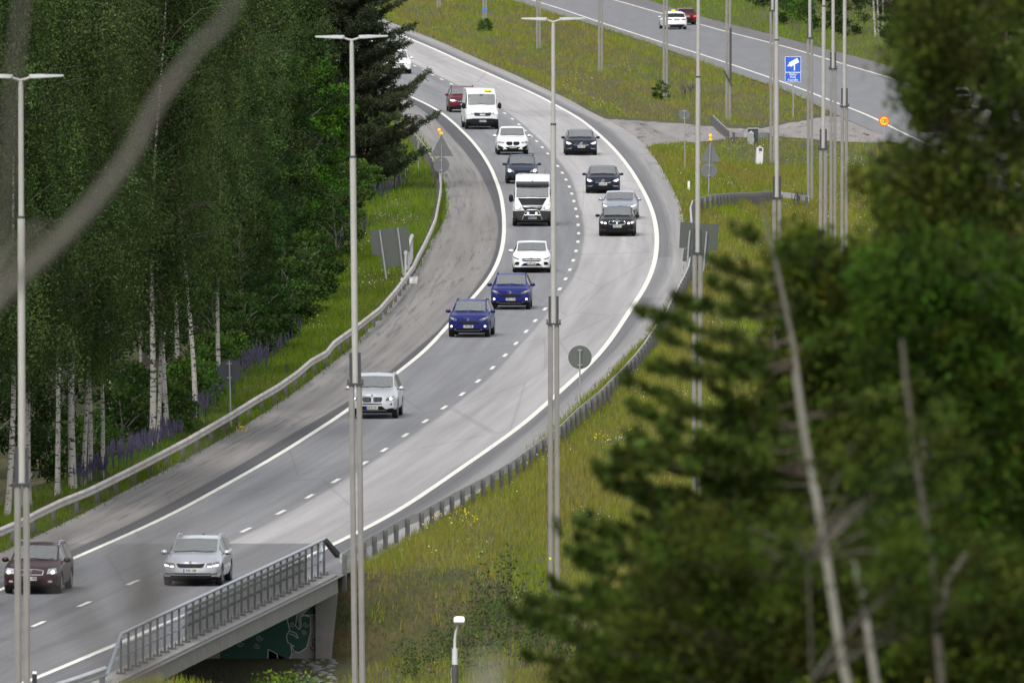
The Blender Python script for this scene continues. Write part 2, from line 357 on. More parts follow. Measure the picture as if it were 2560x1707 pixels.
def ground_mat():
    N = NT('meadow_ground', .95)
    a = N.noise(N.coord('Object', (.35, .05, 1)), 1, 5, .35, .65); b = N.noise(N.coord('Object', (1.3, .16, 1)), 1, 6, .3, .7); c = N.noise(N.coord('Object', (9, 1.6, 9)), 1, 3, .25, .75, .55, 1.35)
    base = N.mix(a, (.048, .062, .012), (.085, .070, .028)); base = N.mix(N.mth('MULTIPLY', b, .6), base, (.045, .038, .020))
    cc = N.n('ShaderNodeCombineColor')
    for i in range(3): N.l(c, cc.inputs[i])
    base = N.mix(1.0, base, cc.outputs[0], 'MULTIPLY')
    return N.out(base, c, .6, .05)

# ------------------------------------------------------------------ terrain
def build_terrain():
    Ys = np.concatenate([np.arange(-30, 430, 20.), np.arange(430, 480, 5.), np.arange(480, 620, 1.), np.arange(620, 1260, 3.), np.arange(1260, 2000, 8.)])
    Xs = np.concatenate([np.arange(-220, -30, 10.), np.arange(-30, 32, .5), np.arange(32, 62, 1.), np.arange(62, 240, 10.)])
    GX, GY = np.meshgrid(Xs, Ys); Z = H(GX, GY)
    V = np.stack([GX.ravel(), GY.ravel(), Z.ravel()], 1)
    nx = len(Xs); i, j = np.meshgrid(np.arange(len(Ys) - 1), np.arange(nx - 1), indexing='ij'); a = (i * nx + j).ravel()
    o = np_mesh('ground', V, np.stack([a, a + 1, a + nx + 1, a + nx], 1), ground_mat(), smooth=True)
    tag(o, None, None, kind='structure')
build_terrain()

def strip(name, curves, us, y0, y1, dy, zf, dz, m, sub=4, skirt=.0):
    """sheet spanning the curves (functions of Y) with u coordinates us"""
    Y = np.arange(y0, y1 + dy, dy); cols = []; U = []
    for (ca, ua), (cb, ub) in zip(list(zip(curves, us))[:-1], list(zip(curves, us))[1:]):
        for k in range(sub):
            t = k / sub; cols.append(ca(Y) * (1 - t) + cb(Y) * t); U.append(ua + (ub - ua) * t)
    cols.append(curves[-1](Y)); U.append(us[-1])
    X = np.stack(cols, 1); n = X.shape[1]; YY = np.repeat(Y[:, None], n, 1); Z = np.repeat((zf(Y) + dz)[:, None], n, 1)
    if skirt:
        Z[:, 0] -= skirt; Z[:, -1] -= skirt
    V = np.stack([X.ravel(), YY.ravel(), Z.ravel()], 1); i, j = np.meshgrid(np.arange(len(Y) - 1), np.arange(n - 1), indexing='ij'); a = (i * n + j).ravel()
    Fc = np.stack([a, a + 1, a + n + 1, a + n], 1); o = np_mesh(name, V, Fc, m, smooth=True)
    uvl = o.data.uv_layers.new(name='UVMap'); Uf = np.repeat(np.array(U)[None], len(Y), 0).ravel(); uvd = np.stack([Uf[Fc.ravel()], V[Fc.ravel(), 1]], 1).astype(np.float32)
    uvl.data.foreach_set('uv', uvd.ravel()); return o
C0e = lambda Y: C0(Y) - .25; C5e = lambda Y: C5(Y) + .25
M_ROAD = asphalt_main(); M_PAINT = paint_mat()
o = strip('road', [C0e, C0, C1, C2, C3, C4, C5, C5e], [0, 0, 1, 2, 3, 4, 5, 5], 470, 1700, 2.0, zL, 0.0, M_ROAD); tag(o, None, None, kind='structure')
M_ROAD2 = asphalt_plain('asphalt_far', (.152, .153, .160), .07)
o = strip('road', [lambda Y: D0(Y) - .3, D1, D2], [0, 1, 2], 700, 1900, 4.0, zRf, 0.0, M_ROAD2); tag(o, None, None, kind='structure')
o = strip('road', [lambda Y: D2(Y) + .0, lambda Y: D3(Y) + .3], [0, 1], 700, 1900, 4.0, zRf, -.002, asphalt_plain('asphalt_old', (.122, .117, .118), .10, .3)); tag(o, None, None, kind='structure')

def ribbon(name, c, w, y0, y1, zf, dz=.014, dy=2.0):
    o = strip(name, [lambda Y: c(Y) - w / 2, lambda Y: c(Y) + w / 2], [0, 1], y0, y1, dy, zf, dz, M_PAINT, sub=1); return tag(o, None, None, kind='structure')
ribbon('road_marking', C2, .20, 470, 1690, zL)
ribbon('road_marking', C4, .22, 470, 1690, zL)
ribbon('road_marking', D1, .20, 720, 1890, zRf)
ribbon('road_marking', D2, .20, 720, 1890, zRf)
def dashes():
    mb = MB(); ys = sorted(on_road(x, y).y for x, y in F3P)
    ext = [ys[0] - 12 * k for k in range(1, 3)] + [ys[-1] + 12 * k for k in range(1, 36)]
    for Y in ys + ext:
        y0, y1 = Y - 1.6, Y + 1.6; w = .075
        s = (float(C3(y1)) - float(C3(y0)))
        mb.add([(float(C3(y0)) - w, y0, float(zL(y0)) + .014), (float(C3(y0)) + w, y0, float(zL(y0)) + .014), (float(C3(y1)) + w, y1, float(zL(y1)) + .014), (float(C3(y1)) - w, y1, float(zL(y1)) + .014)], [(0, 1, 2, 3)])
    tag(mb.build('road_marking', M_PAINT), None, None, kind='structure')
dashes()

# the gravelled link between the two carriageways
def crossing():
    top = [(1440,268),(1471,284),(1500,297),(1525,299),(1560,300),(1634,305),(1743,313),(1797,317),(1850,322),(1900,321),(1947,314),(2002,303),(2060,292),(2100,292)]
    bot = [(1600,372),(1609,373),(1634,362),(1680,359),(1716,357),(1760,354),(1797,351),(1830,345),(1870,341),(1900,340),(1947,341),(2083,354),(2170,356),(2260,356)]
    n = 60; V = []; m = 10
    def samp(P, t):
        q = t * (len(P) - 1); i = min(int(q), len(P) - 2); f = q - i; return P[i][0] * (1 - f) + P[i + 1][0] * f, P[i][1] * (1 - f) + P[i + 1][1] * f
    for i in range(n + 1):
        a = samp(top, i / n); b = samp(bot, i / n)
        for j in range(m + 1):
            f = j / m; jit = (RNG.random() - .5) * 3 if j in (0, m) else 0
            V.append(ground(a[0] * (1 - f) + b[0] * f, a[1] * (1 - f) + b[1] * f + jit, .04, 900, 1400))
    Fc = [(i * (m + 1) + j, i * (m + 1) + j + 1, (i + 1) * (m + 1) + j + 1, (i + 1) * (m + 1) + j) for i in range(n) for j in range(m)]
    tag(np_mesh('path', np.array([tuple(p) for p in V]), Fc, asphalt_plain('asphalt_link', (.205, .19, .180), .14, .75), smooth=True), None, None, kind='structure')
crossing()
# ------------------------------------------------------------------ lamp posts
M_POLE = mat('pole_grey', (.345, .34, .315), .5, .0, .05, 3); M_POLEB = mat('pole_base_grey', (.20, .192, .178), .6, 0, .10, 2.5)
M_DARKST = mat('dark_steel', (.07, .07, .075), .5, .6); M_GALV = mat('galvanised', (.46, .47, .48), .42, .7, .12, 6)
M_LAMP = mat('lamp_shell', (.48, .49, .48), .35, .2)
def make_lamp():
    t = empty('lamp_post')
    for s in (-1, 1):
        mb = MB(); mb.box(s * .105 - .078, -.09, -.4, s * .105 + .078, .09, 9.3); mb.build('base_column', M_POLEB, t, bevel=.03)
    mb = MB(); mb.box(-.235, -.13, 9.28, .235, .13, 9.34)
    for s in (-1, 1):
        mb.box(s * .205 - .022, -.03, 9.30, s * .205 + .022, .03, 9.45); mb.box(s * .128 - .036, -.05, 9.34, s * .128 + .036, .05, 10.2)
    mb.build('clamp', M_DARKST, t)
    mb = MB(); mb.tube([(0, 0, 9.3), (0, 0, 15.7)], .09, 14); mb.build('lower_shaft', M_POLE, t, sharp=40)
    mb = MB(); mb.tube([(0, 0, 15.7), (0, 0, 15.76)], .094, 14, 1); mb.tube([(0, 0, 15.72), (0, 0, 18.85), (0, 0, 19.0)], [.068, .062, .045], 14, 0); mb.build('upper_shaft', [M_POLE, M_DARKST], t, sharp=40)
    mb = MB(); mb.tube([(-.24, 0, 19.09), (-.12, 0, 19.05), (0, 0, 19.02), (.12, 0, 19.05), (.24, 0, 19.09)], .032, 8); mb.build('bracket', M_POLE, t, sharp=40)
    for s in (-1, 1):
        mb = MB()
        prof = [(.20, .05, .055), (.24, .12, .062), (.50, .13, .060), (.60, .10, .050), (1.0, .085, .030), (1.03, .06, .018)]
        v = []; f = []
        for x, hw, hh in prof:
            z = 19.10 + (x - .2) * .03
            v += [(s * x, -hw, z - hh * .5), (s * x, hw, z - hh * .5), (s * x, hw, z + hh * .3), (s * x, 0, z + hh), (s * x, -hw, z + hh * .3)]
        for i in range(len(prof) - 1):
            for k in range(5): f.append((i * 5 + k, i * 5 + (k + 1) % 5, (i + 1) * 5 + (k + 1) % 5, (i + 1) * 5 + k))
        f += [(0, 1, 2, 3, 4), tuple(range(len(v) - 5, len(v)))]
        mb.add(v, f); mb.build('lamp_head', M_LAMP, t, sharp=50)
    return t
def copy_tree(o, parent=None):
    c = o.copy(); COL.objects.link(c); c.parent = parent
    for ch in list(o.children): copy_tree(ch, c)
    return c
# (pixel x at top, pixel x at base, depth, base height, label)
POLES = [(52, 56, 423, 'tall grey double-armed lamp post in front of the maroon estate car'),
 (879, 897, 497, 'tall grey double-armed lamp post whose twin base hides part of the silver four-wheel drive car'),
 (1383, 1385, 566, 'tall double-armed lamp post standing in the meadow with its whole twin base in view'),
 (1746, 1742, 641.5, 'lamp post in front of the large grey sign back on the inner bend'),
 (1941, 1943, 716, 'lamp post crossing the curved guardrail, its clamp level with the rail'),
 (2060, 2056, 792, 'pale lamp post just left of the 120 sign with its clamp near crossing height'),
 (2112, 2110, 864, 'rightmost slim lamp post of the cluster beside the birch foliage'),
 (2083, 2082, 940, 'middle lamp post of the cluster, clamp against the far carriageway'),
 (2024, 2025, 1013, 'lamp post right of the blue camera sign'),
 (1931, 1931, 1088, 'dark lamp base half hidden behind a nearer pale pole'),
 (1821, 1820, 1180, 'lamp base with a bent strap hanging on it by the crossing guardrail'),
 (1664, 1663, 1236, 'lamp base rising out of a small green bush in front of the white taxi'),
 (1501, 1501, 1309, 'lamp base left of the taxi standing in plain grass'),
 (1346, 1346, 1383, 'lamp base behind the arms of the meadow lamp post'),
 (1212, 1212, 1460, 'far lamp base with a blue band and a leafy bush at its foot'),
 (1097, 1097, 1533, 'farthest lamp base at the top edge of the grass')]
lamp0 = make_lamp(); lamp0.location = (0, 0, -200)
for i, (xt, xb, Y, lab) in enumerate(POLES):
    z = float(pole_z(Y)); X = (xb - 1280) / F * Y * 1.0
    b = at_depth(xb, 853, Y); b.z = z
    tX = at_depth(xt, 50, Y).x; yb = to_px((b.x, Y, z))[1]
    o = lamp0 if i == 0 else copy_tree(lamp0)
    o.location = (b.x, Y, z); o.rotation_euler = (0, math.atan2(tX - b.x, 19.0), random.uniform(-.05, .05))
    tag(o, lab, 'lamp post', 'tall double lamp posts along the median')
    if i == 10:
        pass
b_ = [o for o in COL.objects if o.get('label', '').startswith('far lamp base with')][0]
mb = MB(); mb.box(-.2, -.10, 1.35, .2, .10, 1.6); mb.build('blue_band', mat('blue_band', (.05, .16, .5), .5), b_)
b_ = [o for o in COL.objects if o.get('label', '').startswith('lamp base with a bent')][0]
mb = MB(); mb.box(.1, -.16, 2.6, .24, -.1, 6.2); mb.box(.16, -.2, 2.3, .28, -.12, 3.4, 0, Matrix.Translation((.2, 0, 2.4)) @ Matrix.Rotation(-.5, 4, 'Y') @ Matrix.Translation((-.2, 0, -2.4))); mb.build('strap', M_DARKST, b_)

b_ = [o for o in COL.objects if o.get('label', '').startswith('tall double-armed lamp post standing')][0]
mb = MB(); zz = at_depth(1376, 1395, 566).z - b_.location.z; mb.box(-.155, -.10, zz - .035, -.09, -.0915, zz + .035); mb.build('yellow_tag', mat('tag_yellow', (.75, .8, .03), .5), b_)
# small footpath lamp beside the underpass
def small_lamp():
    Y = 531.0; p = at_depth(1137, 1720, Y); k = Y / F
    t = empty('footpath_lamp', (p.x, Y, 0.5)); zb = lambda y: at_depth(1137, y, Y).z - .5; xo = lambda x: at_depth(x, 1600, Y).x - p.x
    mb = MB(); mb.tube([(0, 0, 0), (0, 0, zb(1660))], .105, 12); mb.build('post_sleeve', mat('sleeve', (.07, .068, .066), .7, 0, .2, 5), t, sharp=40)
    mb = MB(); mb.tube([(0, 0, zb(1665)), (0, 0, zb(1650)), (0, 0, zb(1635)), (0, 0, zb(1620))], [.09, .09, .085, .085], 12)
    mb.tube([(0, 0, zb(1622)), (0.0, 0, zb(1600)), (.03, 0, zb(1580)), (.10, -.03, zb(1564)), (.16, -.12, zb(1557))], [.045, .042, .040, .038, .036], 10); mb.build('arm', mat('lamp_arm_white', (.55, .56, .57), .45), t, sharp=40)
    mb = MB(); z1 = zb(1556); z2 = zb(1539); c = xo(1148)
    v = []; f = []
    for z, hw, hd in ((z1 - .02, .07, .12), (z1 + .04, .165, .30), (z1 + .16, .165, .30), (z2 - .02, .13, .24), (z2, .11, .18)):
        v += [(c - hw, -.25 - hd, z), (c + hw, -.25 - hd, z), (c + hw, -.25 + hd, z), (c - hw, -.25 + hd, z)]
    for i in range(4):
        for q in range(4): f.append((i * 4 + q, i * 4 + (q + 1) % 4, (i + 1) * 4 + (q + 1) % 4, (i + 1) * 4 + q))
    f += [(3, 2, 1, 0), (16, 17, 18, 19)]
    mb.add(v, f); mb.build('lamp_head', mat('lamp_head_white', (.82, .83, .83), .4), t, bevel=.02)
    mb = MB(); mb.tube([(-.11, -.02, 0), (-.13, -.04, .3), (-.09, -.03, zb(1690)), (-.12, -.06, zb(1682)), (-.10, -.1, zb(1667))], .012, 5); mb.build('cable', mat('cable_white', (.5, .48, .44), .6), t)
    tag(t, 'small white lantern on a short dark sleeve post by the footpath', 'footpath lamp')
small_lamp()

# ------------------------------------------------------------------ guardrails
M_RAIL = mat('rail_galv', (.42, .425, .43), .45, .35, .12, 1.5); M_RAILOLD = mat('rail_weathered', (.50, .495, .485), .5, .3, 0, .8, col2=(.36, .27, .20)); M_POST = mat('rail_post', (.10, .10, .098), .7, .3, .2, 4)
def arc_resample(P, step):
    P = [Vector(p) for p in P]; d = [0]
    for a, b in zip(P[:-1], P[1:]): d.append(d[-1] + (b - a).length)
    n = max(2, int(d[-1] / step) + 1); out = []
    for s in np.linspace(0, d[-1], n):
        i = min(max(np.searchsorted(d, s) - 1, 0), len(P) - 2); f = (s - d[i]) / max(1e-6, d[i + 1] - d[i]); out.append(P[i].lerp(P[i + 1], f))
    return out
def guardrail(top, label, side, post_step, mrail, group='roadside guardrails', hgt=.75, ends=True, cat='guardrail', post_h=.72, mpost=None, kmax=95):
    """top: world points along the rail's top edge; side=+1: W face towards +normal"""
    P = arc_resample(top, 1.5); o0 = P[0].copy(); o0.z -= hgt
    t = empty('guardrail', o0); Q = [p - o0 for p in P]
    prof = [(0, 0), (.035, -.015), (.08, -.06), (.08, -.10), (.02, -.135), (.02, -.175), (.08, -.21), (.08, -.25), (.035, -.295), (0, -.31), (-.004, -.31), (-.004, 0)]
    v = []; f = []; n = len(prof)
    for i, p in enumerate(Q):
        d = (Q[min(i + 1, len(Q) - 1)] - Q[max(i - 1, 0)]); d.z = 0; d.normalize(); nr = Vector((d.y, -d.x, 0)) * side
        v += [p + nr * a + Vector((0, 0, b)) for a, b in prof]
    for i in range(len(Q) - 1):
        for k in range(n): f.append((i * n + k, i * n + (k + 1) % n, (i + 1) * n + (k + 1) % n, (i + 1) * n + k))
    f += [tuple(range(n)), tuple(range(len(v) - n, len(v)))]
    mb = MB(); mb.add(v, f); mb.build('rail', mrail, t, sharp=30)
    PP = arc_resample([tuple(q) for q in Q], post_step)
    if len(PP) > kmax: PP = PP[:kmax]
    base = None
    for i, p in enumerate(PP):
        q = PP[min(i + 1, len(PP) - 1)] - PP[max(i - 1, 0)]; ang = math.atan2(q.y, q.x)
        if base is None:
            mb = MB(); mb.box(-.05, min(.002 * side, .15 * side), -1.2, .05, max(.002 * side, .15 * side), -.04); base = mb.build('post', mpost or M_POST, t); c = base
        else:
            c = base.copy(); COL.objects.link(c); c.parent = t
        c.location = p; c.rotation_euler = (0, 0, ang)
    tag(t, label, cat, group); return t
GL = [(0,1318),(35,1303),(73,1285),(87,1277),(152,1246),(218,1220),(272,1194),(354,1153),(463,1096),(572,1033),(640,991),(694,960),(741,927),(776,897),(814,876),(833,852),(899,805),(948,767),(988,721),(1013,688),(1032,661),(1043,637),(1059,607),(1076,571),(1087,544),(1092,517),(1097,490),(1100,468),(1098,432),(1085,403),(1063,365),(1035,331),(1017,314),(990,296)]
pts = [on_road(x, y, .72) for x, y in GL]
pts = [pts[0] + (pts[0] - pts[1]) * .6] + pts
guardrail(pts, 'long weathered guardrail running along the forest side of the road, slightly rusty on top', 1, 7.0, M_RAILOLD)
GR = [(855,1383),(912,1347),(1007,1295),(1046,1280),(1127,1235),(1212,1192),(1280,1152),(1368,1088),(1400,1064),(1449,1017),(1498,979),(1552,925),(1588,887),(1614,854),(1642,811),(1667,778),(1683,743),(1699,713),(1713,686),(1723,664),(1729,628),(1731,590),(1731,555),(1728,517)]
pts = [ground(x, y, .74, 500) for x, y in GR]
for i in range(len(pts)):
    x, y = GR[i]; p = on_road(x, y, .66); pts[i] = p
guardrail(pts, 'galvanised guardrail along the outer bend above the meadow, seen from its post side', -1, 4.0, M_RAIL)
guardrail([on_road(x, y, .62) for x, y in [(262, 1664), (200, 1686), (120, 1712), (40, 1738)]], 'dark short guardrail at the bottom edge leading up to the bridge railing', -1, 4.0, M_RAIL)
arc = [(1728,517),(1733,500),(1754,492),(1786,485),(1833,482),(1893,480),(1920,477),(1947,479),(1988,484),(2020,490)]
pts = [ground(x, y, .75, 700) for x, y in arc]
pts[0] = on_road(1728, 517, .66)
guardrail(pts, 'dark short guardrail curving across the meadow between the carriageways', -1, 3.0, M_RAIL, kmax=40)
cr_ = [(1782,287),(1800,305),(1825,327),(1845,331),(1868,332),(1920,331),(1922,331)]
guardrail([ground(x, y, .7, 900) for x, y in cr_], 'bent pale guardrail ending at the gravel crossing', -1, 4.0, M_RAIL, kmax=30)

# small objects by the crossing
def prism_at(name, px, y, dy_top, w, d, m, label, cat, y0=900):
    b = ground(px, y, 0, y0); h = dy_top / F * b.y; t = empty(name, b); return t, h, b.y / F
t, h, k = prism_at('utility_cabinet', 1883, 361, 38, 0, 0, None, '', '')
mb = MB(); mb.box(-12.5 * k, .3, 0, 12.5 * k, .9, 38 * k); mb.build('housing', mat('cabinet_dark', (.035, .04, .055), .5), t, bevel=.02)
mb = MB(); mb.box(-14 * k, .25, 38 * k, 14 * k, .95, 40 * k); mb.build('lid', mat('cabinet_lid', (.3, .3, .3), .5), t)
tag(t, 'dark square cabinet against the pale guardrail at the crossing', 'utility cabinet')
t, h, k = prism_at('marker_post', 1877, 361, 36, 0, 0, None, '', '')
mb = MB(); mb.prism([(-8*k, 0), (8*k, 0), (9*k, 14*k), (7*k, 16*k), (7*k, 28*k), (1*k, 34*k), (-6*k, 27*k), (-7*k, 15*k), (-9*k, 13*k)], -.12, .12); mb.build('body', mat('marker_grey', (.27, .27, .26), .6, 0, .1, 3), t, bevel=.01)
mb = MB(); mb.box(-5*k, -.08, -.8, 4*k, .08, 0); mb.build('foot', M_DARKST, t)
mb = MB(); mb.prism([(-7*k, 25*k), (1*k, 29*k), (7*k, 25*k), (7*k, 28*k), (1*k, 34*k), (-6*k, 28*k)], -.15, -.12); mb.build('top_plate', mat('marker_pale', (.5, .5, .49), .5), t)
tag(t, 'grey pointed marker post standing in front of the dark cabinet', 'marker post')
t, h, k = prism_at('white_measuring_box', 1898, 411, 44, 0, 0, None, '', '')
t.rotation_euler = (0, .05, .25)
mb = MB(); mb.box(-8*k, -.12, 0, 8*k, .2, 42*k); mb.build('housing', mat('box_white', (.62, .62, .60), .5, 0, .06, 4), t, bevel=.015)
mb = MB(); mb.box(-4.2*k, -.135, 33*k, 4.2*k, -.12, 41*k); mb.build('window', mat('box_window', (.10, .10, .11), .2), t)
mb = MB(); mb.sphere((0, 0, 43*k), 4.2*k, 10, 0, (1, .6, .8)); mb.build('cap', mat('box_cap', (.36, .36, .37), .5), t, smooth=True)
mb = MB(); mb.sphere((-1.5*k, -.13, 29*k), 1.0*k, 8, 0, (1, .4, 1)); mb.build('lock', M_DARKST, t)
tag(t, 'narrow white box with a dark window leaning in the grass', 'roadside box')

# ------------------------------------------------------------------ signs
M_SIGNBK = mat('sign_back', (.125, .132, .132), .55, .1, .06, 3); M_SIGNBK2 = mat('sign_back_green', (.085, .10, .088), .55, .1, .06, 3); M_SIGNBK3 = mat('sign_back_dark', (.055, .058, .063), .6); M_SPOLE = mat('sign_pole', (.36, .37, .38), .45, .5)
M_AMBER = mat('amber', (.95, .42, .02), .3, emit=(1, .42, .02), es=.35); M_YEL = mat('amber_box', (.85, .55, .03), .4)
def disc(r, n=36): return [(r * math.cos(2 * PI * i / n), r * math.sin(2 * PI * i / n)) for i in range(n)]
def sign(label, cat, base, shapes, m, pole_r=.03, pole_top=None, group=None, on_rd=False, lamps=(), clips=True, ground_y0=440):
    b = on_road(base[0], base[1]) if on_rd else ground(base[0], base[1], 0, ground_y0)
    Y = b.y; k = Y / F; t = empty('road_sign', b)
    o = lambda x, y: (at_depth(x, y, Y).x - b.x, at_depth(x, y, Y).z - b.z)
    top = -1
    for sh in shapes:
        mb = MB()
        if sh[0] == 'disc':
            cx, cz = o(sh[1], sh[2]); mb.prism([(cx + x, cz + z) for x, z in disc(sh[3] * k)], .0, .02); top = max(top, cz + sh[3] * k * .8)
        else:
            P = [o(x, y) for x, y in sh[1]]; mb.prism(P, 0, .02); top = max(top, max(z for _, z in P) - (.5 if sh[0] == 'tri' else .1))
        mb.build('sign_plate', m, t, sharp=40)
        if clips and sh[0] == 'disc':
            mb = MB(); mb.box(cx - .09, -.05, cz + sh[3] * k * .55, cx + .09, -.001, cz + sh[3] * k * .55 + .05); mb.box(cx - .09, -.05, cz - sh[3] * k * .7, cx + .09, -.001, cz - sh[3] * k * .7 + .05); mb.build('clamp', M_SPOLE, t)
    px_top = pole_top or base
    x1, z1 = o(*pole_top) if pole_top else (0, top)
    mb = MB(); mb.tube([(0, -.05, -.3), (x1, -.05, z1)], pole_r, 8); mb.build('pole', M_SPOLE, t, sharp=40)
    for (x, y, r, kind) in lamps:
        cx, cz = o(x, y); mb = MB()
        if kind == 'ball': mb.sphere((cx, 0, cz), r * k, 12); mb.build('lamp', M_AMBER, t, smooth=True)
        else: mb.box(cx - r * k, -.08, cz - r * k, cx + r * k, .08, cz + r * k * .8); mb.build('lamp_housing', M_YEL, t, bevel=.02)
    tag(t, label, cat, group); return t
sign('dark round sign back on a pole in front of the white birch trunks', 'road sign', (578, 1069), [('disc', 573, 926, 28)], M_SIGNBK3, on_rd=True, pole_top=(573, 902))
sign('round greenish sign back on a pole at the edge of the outer bend', 'road sign', (1449, 1012), [('disc', 1450, 893, 29.5)], M_SIGNBK2, on_rd=True, pole_top=(1450, 872))
sign('small grey round sign back half behind the tips of the pine', 'road sign', (1046, 427), [('disc', 1045, 303, 16)], M_SIGNBK, pole_top=(1045, 300))
sign('triangular and round sign backs under two amber lamps on the forest side', 'road sign', (1104, 494), [('tri', [(1104, 337), (1133, 391), (1076, 391)]), ('disc', 1103, 413, 20)], M_SIGNBK, on_rd=True, pole_top=(1104, 362), lamps=[(1098, 325.5, 4.3, 'ball'), (1103, 333, 4.2, 'box')], group='paired warning sign backs')
sign('triangular and round sign backs under two amber lamps in the meadow', 'road sign', (1770, 490), [('tri', [(1775, 354), (1802, 404), (1751, 404)]), ('disc', 1773, 426, 20)], M_SIGNBK, pole_top=(1776, 356), lamps=[(1776, 339.5, 4.4, 'ball'), (1776, 348.5, 4.2, 'box')], group='paired warning sign backs', ground_y0=700)
sign('small round sign back on a tall thin pole beside the gravel crossing', 'road sign', (1713, 425), [('disc', 1711, 287, 14)], M_SIGNBK, pole_top=(1711, 278), ground_y0=700)
def big_sign(label, polys, poles, m, edge=None, strip_=None, y0=440, on_rd=False):
    b = on_road(*poles[0][0]) if on_rd else ground(*poles[0][0], 0, y0); Y = b.y; t = empty('road_sign', b)
    o = lambda x, y: (at_depth(x, y, Y).x - b.x, at_depth(x, y, Y).z - b.z)
    for i, P in enumerate(polys):
        mb = MB(); mb.prism([o(*q) for q in P], .0 + .004 * i, .035 + .004 * i); mb.build('sign_panel', m, t)
    for a, c in poles:
        x0, z0 = o(*a); x1, z1 = o(*c); mb = MB(); mb.tube([(x0, -.06, z0 - .3), (x1, -.06, z1)], .045, 8); mb.build('pole', M_SPOLE, t, sharp=40)
    if strip_:
        mb = MB(); mb.prism([o(*q) for q in strip_], -.01, .03); mb.build('edge_strip', mat('orange_edge', (.40, .13, .03), .5), t)
    tag(t, label, 'road sign'); return t
big_sign('large tilted green-grey sign back on two poles at the left guardrail', [[(925,575),(941,574),(961,640),(930,637)], [(942,574),(1020,567),(1025,629),(1017,631),(1019,663),(955,669)]], [((969, 703), (949, 576)), ((1013, 706), (994, 569))], mat('sign_back_big', (.070, .076, .068), .6, 0, .05, 2))
big_sign('large green-grey sign back on two poles behind a lamp post at the outer bend', [[(1701,555),(1722,556.5),(1718,621),(1698,620)], [(1722.5,556.5),(1776,559.5),(1774,658),(1706,653),(1710,622),(1718.5,622)], [(1776.5,559.5),(1797.5,561),(1793,626),(1775,627)]], [((1715, 682), (1725, 576)), ((1756, 692), (1767, 579))], mat('sign_back_big2', (.058, .068, .060), .6, 0, .05, 2))
big_sign('wide grey sign back with an orange lower edge seen through the pine', [[(852,332),(970,332),(970,385),(852,385)]], [((898, 425), (898, 335)), ((943, 425), (943, 335)), ((856, 425), (856, 335))], M_SIGNBK, strip_=[(852,382),(934,382),(934,389),(852,389)], y0=850)

def blue_sign():
    b = ground(1983, 293, 0, 1000); Y = b.y; t = empty('camera_sign', b); k = Y / F
    o = lambda x, y: (at_depth(x, y, Y).x - b.x, at_depth(x, y, Y).z - b.z)
    BL = mat('sign_blue', (.018, .10, .52), .4); WH = mat('sign_white', (.82, .83, .85), .4)
    def rr(x0, y0, x1, y1, r): 
        c = []
        for cx, cy, a in ((x1 - r, y0 + r, 0), (x0 + r, y0 + r, 90), (x0 + r, y1 - r, 180), (x1 - r, y1 - r, 270)):
            for q in range(5):
                an = math.radians(a + q * 22.5); c.append(o(cx + r * math.cos(an), cy - r * math.sin(an)))
        return c
    def plate(x0, y0, x1, y1):
        mb = MB(); mb.prism(rr(x0, y0, x1, y1, 2.2), 0, .03); f = mb.build('sign_plate', WH, t)
        mb = MB(); mb.prism(rr(x0 + .9, y0 + .9, x1 - .9, y1 - .9, 1.6), -.006, 0); mb.build('blue_face', BL, f); return f
    f1 = plate(1962.5, 142, 2002.3, 181.3); f2 = plate(1962.5, 182.3, 2002.3, 205.8)
    mb = MB()
    mb.prism([o(*q) for q in ((1972, 157.5), (1993, 145.7), (1998, 156), (1976.5, 168))], -.014, -.007)
    mb.prism([o(*q) for q in ((1970, 163), (1972.5, 161), (1975, 165.5), (1971.5, 166), (1967.5, 166.5))], -.014, -.007)
    mb.prism([o(*q) for q in ((1984.8, 164), (1987.4, 163), (1987.4, 177), (1984.8, 177))], -.014, -.007); mb.build('camera_symbol', WH, f1)
    for s, y in (('Poliisi', 187), ('Polis', 193.6), ('Fintraffic', 200.8)):
        x, z = o(1982.4, y); text('lettering', s, 7.6 * k, WH, f2, (x, -.009, z), bold=.001)
    x, z = o(1983, 206); mb = MB(); mb.tube([(0, .05, -.3), (x, .05, z + 1.4)], .04, 8); mb.build('pole', M_SPOLE, t, sharp=40)
    tag(t, 'blue and white camera sign reading Poliisi Polis Fintraffic', 'road sign')
blue_sign()
def speed_sign():
    b = ground(2211, 348, 0, 900); Y = b.y; t = empty('speed_sign', b); k = Y / F
    o = lambda x, y: (at_depth(x, y, Y).x - b.x, at_depth(x, y, Y).z - b.z); cx, cz = o(2210.6, 303)
    mb = MB(); mb.prism([(cx + x, cz + z) for x, z in disc(13.6 * k)], 0, .03); f = mb.build('red_ring', mat('sign_red', (.62, .06, .02), .4), t, sharp=40)
    mb = MB(); mb.prism([(cx + x, cz + z) for x, z in disc(10.4 * k)], -.006, 0); mb.build('yellow_face', mat('sign_yellow', (.80, .52, .02), .4), f, sharp=40)
    text('lettering', '120', 13.5 * k, mat('sign_black', (.02, .02, .02), .5), f, (cx, -.012, cz), bold=.006, sx=.82)
    mb = MB(); mb.tube([(0, .05, -.3), (cx, .05, cz)], .04, 8); mb.build('pole', M_SPOLE, t, sharp=40)
    tag(t, 'round yellow and red speed limit sign reading 120', 'road sign')
speed_sign()
